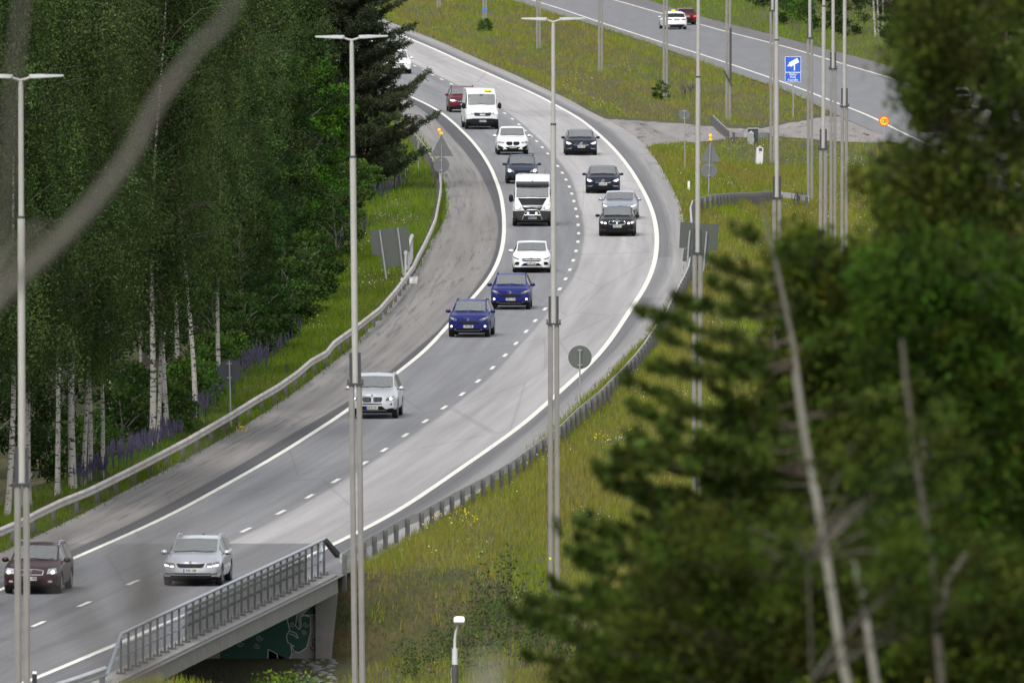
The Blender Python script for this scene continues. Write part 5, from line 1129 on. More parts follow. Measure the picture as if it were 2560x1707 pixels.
def birch_meshes(seed, h=22, cb=6.0, R=3.0, leafcol=(.056, .092, .024), n_limb=66, n_str=22, n_leaf=52, lsize=.093, hang=(.9, 3.2)):
    rng = np.random.default_rng(seed); rd = random.Random(seed)
    tr = MB(); br = MB(); tr.br = br; P = [(0.15 * math.sin(z * .35 + seed), .15 * math.cos(z * .3 + seed) - .15 * math.cos(seed), z) for z in np.linspace(-.6, h * .97, 16)]; P[0] = (P[0][0], P[0][1], -.6)
    rad = [.125 * (1 - .93 * (i / 15) ** .55) if i > 4 else .125 - .012 * i for i in range(16)]; rad[0] = .17; tr.tube(P, rad, 10)
    C = []; cl = []
    for k in range(n_limb):
        t = (k + rd.random()) / n_limb; z0 = cb + .5 + (h - cb - 1.5) * t ** .9; az = rd.uniform(0, 2 * PI); Lr = R * (math.sin(PI * min(.98, .18 + .80 * t)) ** .7) * rd.uniform(.6, 1.12) 
        i = min(14, int(z0 / h * 15)); o = Vector(P[i + 1]); o.z = z0; dr = Vector((math.cos(az), math.sin(az), 0))
        p1 = o + dr * Lr * .55 + Vector((0, 0, Lr * .55)); p2 = o + dr * Lr + Vector((0, 0, Lr * .62)); p3 = p2 + dr * .3 + Vector((0, 0, -.4))
        br.tube([o, o.lerp(p1, .5) + Vector((0, 0, .12)), p1, p1.lerp(p2, .5) + Vector((0, 0, .05)), p2], [.028, .022, .014, .009, .004], 5, 0, False)
        cc = colvar(leafcol, 1, rng, .45, .14)[0]
        for q in range(n_str):
            f = rd.uniform(.0, 1.05) if q % 4 else rd.uniform(0, .2); b = o.lerp(p1, f / .5) if f < .5 else p1.lerp(p2, (f - .5) / .5); b = b + Vector((rd.gauss(0, .36), rd.gauss(0, .36), rd.gauss(0, .2)))
            ln = rd.uniform(*hang) * (.6 + .4 * f); nl = int(n_leaf * rd.uniform(.7, 1.2)); u = np.sort(rng.random(nl)) ** .9
            sw = Vector((rd.gauss(0, .12), rd.gauss(0, .12), 0))
            pts = np.array(b)[None] + np.stack([sw.x * u * ln + dr.x * .1 * ln * u, sw.y * u * ln + dr.y * .1 * ln * u, -u * ln], 1) + rng.normal(size=(nl, 3)) * (.10 + .06 * np.sin(u * 3))[:, None]
            C.append(pts); cl.append(np.clip(cc[None] * rng.uniform(.86, 1.16, (nl, 1)) * (1 + rng.uniform(-.05, .05, (nl, 3))) * rd.uniform(.62, 1.42), .002, 1))
    C = np.concatenate(C); cl = np.concatenate(cl); V, Fc, cl = quads(C, lsize, 0, cl, .62, rng, droop=.6)
    return tr, V, Fc, cl
def blob_meshes(seed, h, R, cb, leafcol, n_cl=110, n_leaf=150, lsize=.2, clr=.62, shape=1.0, trunk_r=.16, mb_only=False, sq=1.0):
    rng = np.random.default_rng(seed); rd = random.Random(seed); tr = MB(); 
    P = [(.12 * math.sin(z), .1 * math.cos(z * 1.3), z) for z in np.linspace(-.5, h * .9, 8)]; tr.tube(P, [trunk_r * (1 - .85 * i / 7) for i in range(8)], 8)
    C = []; cl = []
    for k in range(n_cl):
        t = rd.random() ** .9; z = cb + (h - cb) * t; rr = R * (math.sin(PI * min(.97, .22 + .78 * t)) ** .6) * math.sqrt(rd.uniform(.25, 1)) * rd.uniform(.8, 1.1); az = rd.uniform(0, 2 * PI)
        c = Vector((rr * math.cos(az), rr * math.sin(az), z)); 
        if k % 3 == 0: zb = max(cb * .7, z - rr * .9); tr.tube([(0, 0, zb), c * .5 + Vector((0, 0, zb * .5 + .1)), c], [trunk_r * .3, .03, .012], 5, 0, False)
        nl = int(n_leaf * rd.uniform(.6, 1.3)); g = rng.normal(size=(nl, 3)); g = unit(g) * (rng.random((nl, 1)) ** .5) * clr * rd.uniform(.7, 1.25); g[:, 2] *= .62 * sq
        C.append(np.array(c)[None] + g); cl.append(np.clip(colvar(leafcol, 1, rng, .34, .15) * rng.uniform(.75, 1.3, (nl, 1)) * (1 + rng.uniform(-.1, .1, (nl, 3))), .002, 1))
    C = np.concatenate(C); cl = np.concatenate(cl); V, Fc, cl = quads(C, lsize, 0, cl, .7, rng, droop=.2); return tr, V, Fc, cl
def conifer_meshes(seed, h, R, cb, col, n_limb=60, tufts=22, spruce=False, low_big=True, tl=.30, wd=.030):
    rng = np.random.default_rng(seed); rd = random.Random(seed); tr = MB(); P = [(.1 * math.sin(z * .4 + seed), .1 * math.cos(z * .33), z) for z in np.linspace(-.5, h, 14)]
    tr.tube(P, [.24 * (1 - .9 * i / 13) for i in range(14)], 10); A = []; B = []; cl = []
    for k in range(n_limb):
        t = (k + rd.random()) / n_limb; z0 = cb + (h - cb) * t; az = rd.uniform(0, 2 * PI)
        prof = (1 - t) ** .75 if spruce else (1 - t * .85) ** .8
        Lr = R * prof * rd.uniform(.65, 1.15) + .25; dr = Vector((math.cos(az), math.sin(az), 0)); o = Vector((0, 0, z0)); rise = -.22 if spruce else rd.uniform(.0, .22)
        p1 = o + dr * Lr * .5 + Vector((0, 0, rise * Lr * .35 - (.0 if spruce else .12 * Lr * (1 - t)))); p2 = o + dr * Lr + Vector((0, 0, rise * Lr + (.12 if spruce else .10) * Lr)); tr.tube([o, p1, p2], [.06 * (1 - t * .6), .035, .012], 5, 0, False)
        c0 = colvar(col, 1, rng, .25, .1)[0]
        side = Vector((-dr.y, dr.x, 0)); nt = max(6, int(tufts * Lr / R))
        for q in range(nt):
            f = rd.uniform(.28, 1.02) if not spruce else rd.uniform(.1, 1.02); b = o.lerp(p1, f * 2) if f < .5 else p1.lerp(p2, min(1.05, (f - .5) * 2))
            s = rd.gauss(0, .30) * Lr * (.42 if not spruce else .35) * (1.15 - f * .6); c = b + side * s + Vector((0, 0, rd.gauss(0, .07) + abs(s) * .12))
            dd = (dr * .8 + side * (1.2 if s > 0 else -1.2) * rd.random() + Vector((0, 0, rd.uniform(.0, .8) if not spruce else rd.uniform(-.5, .1)))).normalized()
            m = 16; st = np.array(c)[None] + np.array(dd)[None] * rng.uniform(0, tl, (m, 1)) + rng.normal(size=(m, 3)) * .035; dv = unit(np.array(dd)[None] * .7 + rng.normal(size=(m, 3)) * .8)
            A.append(st); B.append(dv); cl.append(np.clip(c0[None] * rng.uniform(.7, 1.35, (m, 1)), .002, 1))
    A = np.concatenate(A); B = np.concatenate(B); cl = np.concatenate(cl); n = len(A); e = unit(np.cross(B, rng.normal(size=(n, 3)))); ln = rng.uniform(.12, .24, (n, 1))
    V = np.stack([A - e * wd * .6, A + e * wd * .6, A + B * ln + e * wd * .5, A + B * ln - e * wd * .5], 1).reshape(-1, 3)
    return tr, V, np.arange(4 * n).reshape(-1, 4), cl
def tree(name, data, mbark, mleaf, crown='crown'):
    tr, V, Fc, cl = data; t = empty(name); tr.build('trunk', mbark, t, smooth=True); (tr.br.build('branches', M_BRD, t, smooth=True) if hasattr(tr, 'br') else None); np_mesh(crown, V, Fc, mleaf, cl, parent=t); return t
used = set()
def plant(proto, p, label, cat, group=None, sc=1.0, rot=None, lean=0.0, zs=1.0):
    o = proto if proto.name not in used else copy_tree(proto)
    if proto.name not in used: used.add(proto.name)
    o.location = p; o.rotation_euler = (0, lean, 0) if rot is None else (0, lean, rot); o.scale = (sc, sc, sc * zs); return tag(o, label, cat, group)
def sink(x, y, y0=440): p = ground(x, y, 0, y0); return Vector((p.x, p.y, p.z - .05))

birches = [tree('birch_tree', birch_meshes(s, h, cb, R), M_BIRCH, M_LEAF) for s, h, cb, R in ((1, 22, 5.0, 3.0), (2, 24, 4.4, 3.3), (3, 21, 5.6, 2.8), (4, 23, 5.2, 3.1))]
LEAN = 0.042
front = [(12, 1290, 0, .95, 'birch cut by the left edge of the picture'), (40, 1272, 1, .9, 'thin birch just left of the leftmost lamp post'), (80, 1264, 1, 1.15, 'thick birch with a deeply cracked lower trunk right of the leftmost lamp post'),
 (145, 1238, 2, .85, 'greyish birch standing alone in shade right of the cracked thick birch'), (194, 1221, 0, 1.2, 'thickest white birch of the left group with dark forked marks'), (208, 1216, 3, .75, 'thin white birch hugging the thickest one'),
 (227, 1201, 2, .8, 'slim birch with dark bands right of the thickest trunk'), (252, 1198, 3, .7, 'slimmest birch at the right end of the left group'), (352, 928, 2, .55, 'small distant birch stem in the gap between the two trunk groups'),
 (372, 1117, 1, 1.1, 'bright white birch at the left end of the right group, with an eye-shaped knot'), (394, 1109, 3, .75, 'narrow spotted birch right of the knotted one'), (421, 1095, 0, .95, 'white birch half hidden by a leafy bush'),
 (443, 1028, 2, .95, 'white birch with a dark scar, second from right in the right group'), (483, 1046, 3, .9, 'straight white birch standing apart before the dark round sign'), (549, 962, 1, .85, 'birch whose foot is hidden by the dark round sign back')]
for x, y, v, sc, lab in front:
    plant(birches[v], sink(x, y), lab, 'birch', 'birches along the forest edge', sc if sc > .6 else .6, random.uniform(0, 6), LEAN + random.uniform(-.006, .006), 1.0 / max(sc, .8) if sc > 1 else 1.0)
# rows behind the edge
edge = [(-60, 1330), (0, 1300), (80, 1262), (195, 1219), (263, 1194), (372, 1115), (482, 1040), (549, 955), (650, 880), (720, 800), (790, 700), (830, 620), (860, 540), (880, 500)]
EP = sorted([ground(x, y) for x, y in edge], key=lambda p: p.y); EY = [p.y for p in EP]; EX = [p.x for p in EP]
Xe = lambda Y: float(np.interp(Y, EY, EX))
alder = [tree('broadleaf_tree', blob_meshes(s, h, R, cb, col, 150, 270, .15, .75), M_BARKG, M_LEAF) for s, h, R, cb, col in ((11, 17, 3.4, 1.8, (.028, .058, .013)), (12, 15, 3.0, 1.2, (.032, .066, .014)), (13, 19, 3.6, 2.2, (.026, .050, .014)))]
maple = [tree('maple_tree', blob_meshes(s, h, R, .8, (.072, .175, .018), 120, 240, .16, .55), M_BARKG, M_LEAF) for s, h, R in ((21, 8.6, 2.3), (22, 6.5, 2.0))]
n = 0
for i in range(60):
    Y = 520 + i * 7.4 + random.uniform(-3, 3); row = i % 3; X = Xe(Y) - (2.6, 6.5, 11.5)[row] - random.uniform(0, 2.5)
    if Y > 960: continue
    if random.random() < .62: plant(birches[random.randrange(4)], (X, Y, hz(X, Y) - .1), 'birch in the dense wood behind the forest edge, only its drooping crown showing', 'birch', 'birches deeper in the wood', random.uniform(.85, 1.15), random.uniform(0, 6), LEAN * random.random())
    else: plant(alder[random.randrange(3)], (X, Y, hz(X, Y) - .1), 'dark broadleaf tree filling the wood behind the birches', 'broadleaf tree', 'broadleaf trees deeper in the wood', random.uniform(.8, 1.2), random.uniform(0, 6))
for i, (x, y, v, sc) in enumerate([(600, 905, 0, .42), (655, 868, 1, .36), (705, 815, 2, .26), (600, 800, 2, .7), (650, 720, 0, .55), (560, 850, 1, .9), (500, 900, 2, .8), (640, 640, 1, .9), (600, 640, 0, 1.05), (600, 700, 2, 1.0)]):
    p = sink(x, y) if y > 640 else Vector((Xe(860) - 3 - i, 860 + i * 5, 2)); plant(alder[v], p, 'dark green broadleaf tree at the forest edge behind the meadow flowers', 'broadleaf tree', 'broadleaf trees at the forest edge', sc, i * 1.3)
p = sink(782, 600); plant(maple[0], p, 'bright green maple standing out between the birches and the dark pine', 'maple', None, 1.05)
p = sink(716, 640); plant(maple[1], p, 'smaller bright green maple left of and below the taller one', 'maple', None, .9)
# shrubs under the trees
shrub = [tree('shrub', blob_meshes(s, h, R, .25, col, 34, 90, .13, .42, trunk_r=.04), M_BARKG, M_LEAF, 'foliage') for s, h, R, col in ((31, 2.6, 1.1, (.038, .078, .014)), (32, 1.8, 1.0, (.058, .12, .018)), (33, 3.4, 1.3, (.032, .060, .013)))]
SH = [(300, 1120, 0), (330, 1095, 0), (130, 1205, 0), (235, 1165, 0), (428, 1085, 1), (462, 1040, 1), (505, 1000, 1), (530, 960, 1), (575, 930, 1), (610, 915, 0), (630, 900, 2), (660, 885, 0), (690, 855, 2), (715, 830, 0), (735, 800, 2), (765, 770, 0), (790, 745, 2), (810, 700, 0), (840, 650, 2), (858, 610, 0), (610, 870, 2), (575, 900, 2), (540, 930, 2), (470, 960, 2), (350, 1060, 0), (170, 1180, 0), (860, 560, 0), (905, 505, 1), (840, 530, 2)]
for i, (x, y, v) in enumerate(SH): plant(shrub[v], sink(x, y), 'leafy shrub growing under the trees along the forest edge', 'shrub', 'shrubs under the forest edge', random.uniform(.8, 1.35), random.uniform(0, 6))

# the big pine at the bend and trees around it
pine = tree('pine_tree', conifer_meshes(41, 19, 4.8, 1.5, (.048, .062, .030), 118, 95, wd=.030), M_BARK, M_NEEDLE)
p = sink(868, 505); p.x -= .3; plant(pine, sink(836, 512), 'dark pine standing shoulder to shoulder with the large one, left of it', 'pine', None, .9, 4.4); plant(pine, p, 'large dark pine reaching over the road with ragged branch tips', 'pine', None, 1.0, 1.1)
pine2 = plant(pine, (p.x - 1.2, p.y + 14, hz(p.x - 1.2, p.y + 14)), 'second dark pine close behind the large one, only its top showing', 'pine', None, .95, 3.7)
for i in range(8):
    X, Y = p.x - 3.5 - 2.2 * i * .6, p.y + 15 + 12 * i; plant(birches[i % 4] if i % 2 else alder[i % 3], (X - 2, Y, hz(X - 2, Y)), 'tree crown rising behind the large dark pine', 'tree', 'trees behind the large pine', random.uniform(.9, 1.1), i * 1.7, LEAN)

# far wood beyond the right-hand carriageway
spruce = [tree('spruce_tree', conifer_meshes(s, h, R, .5, (.014, .026, .012), 70, 26, True), M_BARK, M_NEEDLE) for s, h, R in ((51, 17, 2.6), (52, 14, 2.4))]
for i, (dx, dY) in enumerate([(x + random.uniform(-1, 1), Y) for Y in range(1290, 1600, 22) for x in (11, 16, 22)]):
    X = float(D3(dY)) + dx
    if abs(X) < .031 * dY + 4: plant(spruce[i % 2], (X, dY, hz(X, dY) - .2), 'dark spruce in the wood beyond the far carriageway', 'spruce', 'spruces beyond the far carriageway', random.uniform(.8, 1.2), i * 1.1)
bare_b = []
for i, (x, y) in enumerate([(2188, 92), (2197, 90), (2207, 84)]):
    q = ground(x, y, 0, 1300); plant(birches[2], q, ('left', 'middle', 'right')[i] + ' one of three thin birch stems against the dark far wood', 'birch', 'thin birches of the far wood', .8, i, -.01)
for i, (x, y) in enumerate([(1960, 62), (2010, 60), (2060, 78), (1900, 20), (1985, 30), (2120, 92), (2250, 120)]):
    plant(shrub[i % 3], ground(x, y, 0, 1250), 'dark bush on the bank beyond the far carriageway', 'shrub', 'bushes on the far bank', random.uniform(.9, 1.6), i)

# bushes and young plants in the meadow
plant(shrub[1], sink(1212, 80, 900), 'dark green bush around the foot of the farthest-left lamp base', 'bush', None, .62)
plant(shrub[0], sink(1652, 251, 900), 'small bush wrapped round a lamp base left of the bent guardrail', 'bush', None, .55)
def sapling_mesh(seed, h, n=9, col=(.05, .10, .02)):
    rng = np.random.default_rng(seed); rd = random.Random(seed); tr = MB(); C = []
    for k in range(n):
        x, y = rd.gauss(0, .3), rd.gauss(0, .4); hh = h * rd.uniform(.5, 1); top = Vector((x * 1.5 + rd.gauss(0, .1), y * 1.4, hh)); tr.tube([(x, y, -.05), Vector((x * 1.2, y, hh * .5)), top], [.014, .009, .004], 4, 0, False)
        for q in range(int(26 * hh)):
            f = rd.uniform(.2, 1); b = Vector((x, y, 0)).lerp(top, f); C.append(tuple(b + Vector((rd.gauss(0, .10), rd.gauss(0, .10), 0))))
    C = np.array(C); V, Fc, cl = quads(C, .10, 0, colvar(col, len(C), rng, .3, .12), .65, rng); return tr, V, Fc, cl
sap = [tree('sapling', sapling_mesh(61, 2.4), M_TWIG, M_LEAF, 'leaves'), tree('sapling', sapling_mesh(62, 1.7, 12), M_TWIG, M_LEAF, 'leaves'), tree('sapling', sapling_mesh(63, 1.1, 40, (.14, .25, .02)), M_TWIG, M_LEAF, 'leaves')]
for i, (x, y, v, sc) in enumerate([(1262, 1560, 0, 1.1), (1215, 1580, 0, .9), (1160, 1620, 0, .8), (1240, 1640, 1, 1.1), (1195, 1690, 1, 1), (1290, 1610, 1, .9), (1320, 1570, 1, .8), (1110, 1650, 1, .8), (1060, 1670, 1, .8), (1300, 1670, 0, 1), (1350, 1620, 0, .9), (1430, 1600, 1, .9), (1450, 1660, 0, 1.0), (1400, 1690, 1, 1.1), (1020, 1700, 1, .8), (850, 1600, 1, .55), (870, 1560, 1, .5)]):
    plant(sap[v], sink(x, y), 'young leafy saplings growing on the slope below the road', 'sapling', 'saplings on the slope', sc, i * .9)
for i, (x, y, sc) in enumerate([(665, 1725, .9), (740, 1722, 1.15), (705, 1735, .9), (965, 1730, .75), (1010, 1735, .7), (560, 1740, .8), (500, 1745, .7)]):
    q = at_depth(x, y, 522.0); q.z = hz(q.x, 522.0); plant(sap[2], q, 'bright green low bush at the bottom edge in front of the underpass', 'bush', 'bright bushes before the underpass', sc * 1.0, i * 1.4)

# ---- grass, flowers, lupins
def fbm(X, Y, sx, sy, seed):
    out = np.zeros(len(X)); r = np.random.default_rng(seed)
    for o in range(4):
        a = r.uniform(0, 6.28, 4); f = 2 ** o
        out += (np.sin(X / sx * f + 1.7 * np.sin(Y / sy * f * .7 + a[0]) + a[1]) * np.sin(Y / sy * f + 1.3 * np.sin(X / sx * f * .8 + a[2]) + a[3])) / f
    return out / 1.6
_top = [(1440,262),(1525,292),(1634,300),(1797,312),(1850,316),(1900,316),(1947,308),(2002,298),(2060,284),(2300,290)]; _bot = [(1600,376),(1634,366),(1716,361),(1797,355),(1830,349),(1870,345),(1947,345),(2083,358),(2300,360)]
def in_cross(X, Y, Z):
    dep = Y * _cp - (Z - CZ) * _sp; px = 1280 + F * X / dep; py = 853.5 - F * (Y * _sp + (Z - CZ) * _cp) / dep
    return (px > 1440) & (px < 2300) & (py > np.interp(px, *zip(*_top))) & (py < np.interp(px, *zip(*_bot)) + 0) & (Y > 950)
PAL = np.array([(.118, .165, .014), (.150, .150, .026), (.140, .108, .040), (.066, .115, .010), (.115, .074, .036), (.185, .165, .070)]); PALV = np.array([(.095, .155, .008), (.110, .140, .014), (.120, .105, .030), (.070, .130, .006), (.090, .075, .030), (.150, .150, .05)])
PAL = PAL * np.array([1.22, 1.20, 1.0]); PALV = PALV * np.array([1.15, 1.18, 1.0])
def tint(X, Y, zone):
    a = 1.5 * fbm(X, Y, 2.0, 24, 5); b = 1.4 * fbm(X, Y, .8, 9, 9); c = 1.5 * fbm(X, Y, 4.0, 55, 14); n = len(X)
    w = np.zeros((n, 6))
    if zone == 'meadow':
        w[:, 0] = .7 + 1.2 * np.clip(a, 0, 1); w[:, 1] = .8 + .6 * b; w[:, 2] = np.clip(.28 + .9 * np.clip(-a, -.3, 1), 0, 2); w[:, 3] = np.clip(c, 0, 1); w[:, 4] = np.clip(.10 - .8 * c + .3 * b, 0, 1.2); w[:, 5] = np.clip(.2 + .5 * b, 0, 1)
    else:
        w[:, 0] = 1.4 + a; w[:, 1] = .5 + .5 * b; w[:, 2] = .1 + np.clip(-a, 0, 1) * .5; w[:, 3] = 1.2; w[:, 4] = .05; w[:, 5] = .1
    w = np.clip(w, .001, None); w /= w.sum(1, keepdims=True); k = (w.cumsum(1) > RNG.random((n, 1)) * 1.0).argmax(1)
    PP_ = PAL if zone == 'meadow' else PALV; c0 = (w @ PP_) * .65 + PP_[k] * .35
    return c0
def grass(name, label, fx0, fx1, y0, y1, dens, zone, hh=(.14, .40), wd=.016, seed=1, keep=None, nb=4):
    n = int(dens * (y1 - y0) * 30); Y = RNG.uniform(y0, y1, n); lim = .0310 * Y + .8; X = RNG.uniform(-1, 1, n) * lim
    dn = n*1.0; a = fx0(Y); b = fx1(Y); ok = (X > a) & (X < b) & (RNG.random(n) < lim / lim.max() * 1.0); X, Y = X[ok], Y[ok]; Z = H(X, Y)
    ok = ~in_cross(X, Y, Z)
    if keep is not None: ok &= keep(X, Y, Z)
    X, Y, Z = X[ok], Y[ok], Z[ok]; c = tint(X, Y, zone); m = len(X); hs_ = 1 + .35 * fbm(X, Y, 1.3, 16, 21)
    Vs = []; Cs = []
    for k in range(nb):
        ox, oy = RNG.normal(0, .10, m), RNG.normal(0, .25, m); h = RNG.uniform(*hh, m) * np.clip(hs_, .5, 1.5); lx, ly = RNG.normal(0, .22, m) * h, RNG.normal(0, .2, m) * h; w_ = RNG.uniform(.6, 1.3, m) * wd * (1 if zone != 'x' else 1) * (Y / 600) ** .6
        B = np.stack([X + ox, Y + oy, Z - .04], 1); T = B + np.stack([lx, ly, h], 1); W_ = np.stack([w_, np.zeros(m), np.zeros(m)], 1)
        Vs.append(np.stack([B - W_, B + W_, T], 1)); Cs.append(np.clip(c * RNG.uniform(.72, 1.3, (m, 1)) * (1 + RNG.uniform(-.1, .1, (m, 3))), .003, 1))
    V = np.concatenate(Vs).reshape(-1, 3); cl = np.concatenate(Cs); o = np_mesh(name, V, np.arange(len(V)).reshape(-1, 3), M_GRASS, cl)
    return tag(o, label, 'grass', kind='stuff')
dark_low = lambda X, Y, Z: RNG.random(len(X)) < np.where((Z < 1.6) & (Y < 575), .45, 1.0)
grass('grass', 'tall olive and green meadow grass on the slope right of the road', lambda Y: C5(Y) + .22, lambda Y: np.full_like(Y, 60.), 476, 760, 19, 'meadow', keep=lambda X, Y, Z: ((Y > 551.5) | (X > C5(Y) + 1.5) | (Y < 498)) & dark_low(X, Y, Z))
grass('grass', 'meadow grass between the bend and the far carriageway', lambda Y: C5(Y) + .22, lambda Y: D0(Y) - .1, 760, 1080, 13, 'meadow')
grass('grass', 'short grass of the far median around the lamp bases', lambda Y: C5(Y) + .22, lambda Y: D0(Y) - .1, 1080, 1700, 8, 'meadow', (.15, .42), nb=2)
grass('grass', 'bright green verge grass between road and forest', lambda Y: C0(Y) - 13, lambda Y: C0(Y) - .22, 505, 860, 19, 'verge', (.10, .34), keep=lambda X, Y, Z: X > np.interp(Y, EY, EX) - .5 - RNG.random(len(X)) * 1.5)
grass('grass', 'bright green meadow beside the pine', lambda Y: C0(Y) - 15, lambda Y: C0(Y) - .22, 860, 1260, 12, 'verge', (.12, .40))
grass('grass', 'darker grass on the bank beyond the far carriageway', lambda Y: D3(Y) + .25, lambda Y: D3(Y) + 22, 1080, 1620, 7, 'verge', (.2, .5), nb=2)
def specks(name, label, cat, pts, col, size, zoff=.35, spread=.25, m=None):
    pts = np.array(pts); n = len(pts); C = pts + np.stack([RNG.normal(0, .02, n), RNG.normal(0, .02, n), RNG.uniform(zoff * .6, zoff * 1.3, n)], 1)
    V, Fc, cl = quads(C, size, 0, colvar(col, n, RNG, spread, .04), .9); return tag(np_mesh(name, V, Fc, m or M_GRASS, cl), label, cat, kind='stuff')
def scatter_px(P, n, sx, sy, y0=440):
    out = []
    for _ in range(n):
        x, y = random.choice(P); out.append(tuple(ground(x + random.gauss(0, sx), y + random.gauss(0, sy), 0, y0)))
    return out
def scatter_world(n, x0, x1, y0, y1, thr, seed):
    Y = RNG.uniform(y0, y1, n); X = RNG.uniform(x0, x1, n); ok = (X > C5(Y) + .8) & (X < D0(Y) - 1) & (fbm(X, Y, 1.6, 18, seed) > thr) & ((Y > 552) | (X > C5(Y) + 2)); X, Y = X[ok], Y[ok]; Z = H(X, Y); ok = ~in_cross(X, Y, Z); return np.stack([X, Y, Z], 1)[ok]
W = np.concatenate([scatter_world(16000, -8, 24, 505, 1150, .12, 33), np.array(scatter_px([(1545, 1120), (1600, 1000), (1700, 1010), (1480, 1310), (1900, 350), (2180, 560), (1890, 355), (1010, 700), (930, 720)], 380, 26, 9)), np.array(scatter_px([(880, 690), (960, 560), (930, 620), (1010, 560), (1000, 450), (980, 520), (780, 820)], 260, 22, 10))])
specks('wildflowers', 'small white wildflowers sprinkled through the meadow grass', 'wildflowers', W, (.62, .62, .52), .055)
Yl = np.concatenate([scatter_world(2600, -8, 22, 505, 1300, .52, 71), np.array(scatter_px([(590, 1085), (600, 1095), (1100, 1300), (1150, 1300), (1060, 1330), (1180, 1320), (1440, 210), (1460, 215), (1400, 150), (1560, 180), (1650, 230), (1110, 10), (1040, 8), (1130, 5), (1500, 1110), (1570, 1095)], 330, 14, 5))])
specks('wildflowers', 'small yellow wildflowers in patches of the meadow', 'wildflowers', Yl, (.62, .48, .02), .06)
def lupins():
    pts = scatter_px([(300, 1168), (340, 1150), (375, 1135), (420, 1110), (470, 1070), (500, 1040), (530, 1010), (560, 980), (590, 955), (620, 935), (650, 915), (680, 890), (700, 870), (245, 1200), (200, 1215), (720, 850)], 750, 16, 6) + scatter_px([(935, 495), (955, 498), (975, 488), (1000, 478), (1015, 452)], 60, 10, 4) + scatter_px([(850, 620), (862, 630), (910, 590), (1710, 245), (1730, 240), (2000, 516), (1990, 520)], 60, 7, 3)
    mb = MB(); 
    for p in pts:
        h = random.uniform(.28, .5); z = p[2] + random.uniform(.35, .6); lx = random.gauss(0, .05)
        mb.tube([(p[0], p[1], p[2] - .05), (p[0] + lx * .5, p[1], z)], .010, 4, 1, False); mb.tube([(p[0] + lx * .5, p[1], z), (p[0] + lx * .8, p[1], z + h * .35), (p[0] + lx, p[1], z + h)], [.032, .030, .005], 6, 0, False)
    o = mb.build('lupins', [mat('lupin_purple', (.036, .030, .062), .8, 0, .55, 9), mat('lupin_stem', (.04, .08, .02), .8)]); tag(o, 'purple lupin spikes growing in a band along the forest edge', 'lupins', kind='stuff')
lupins()

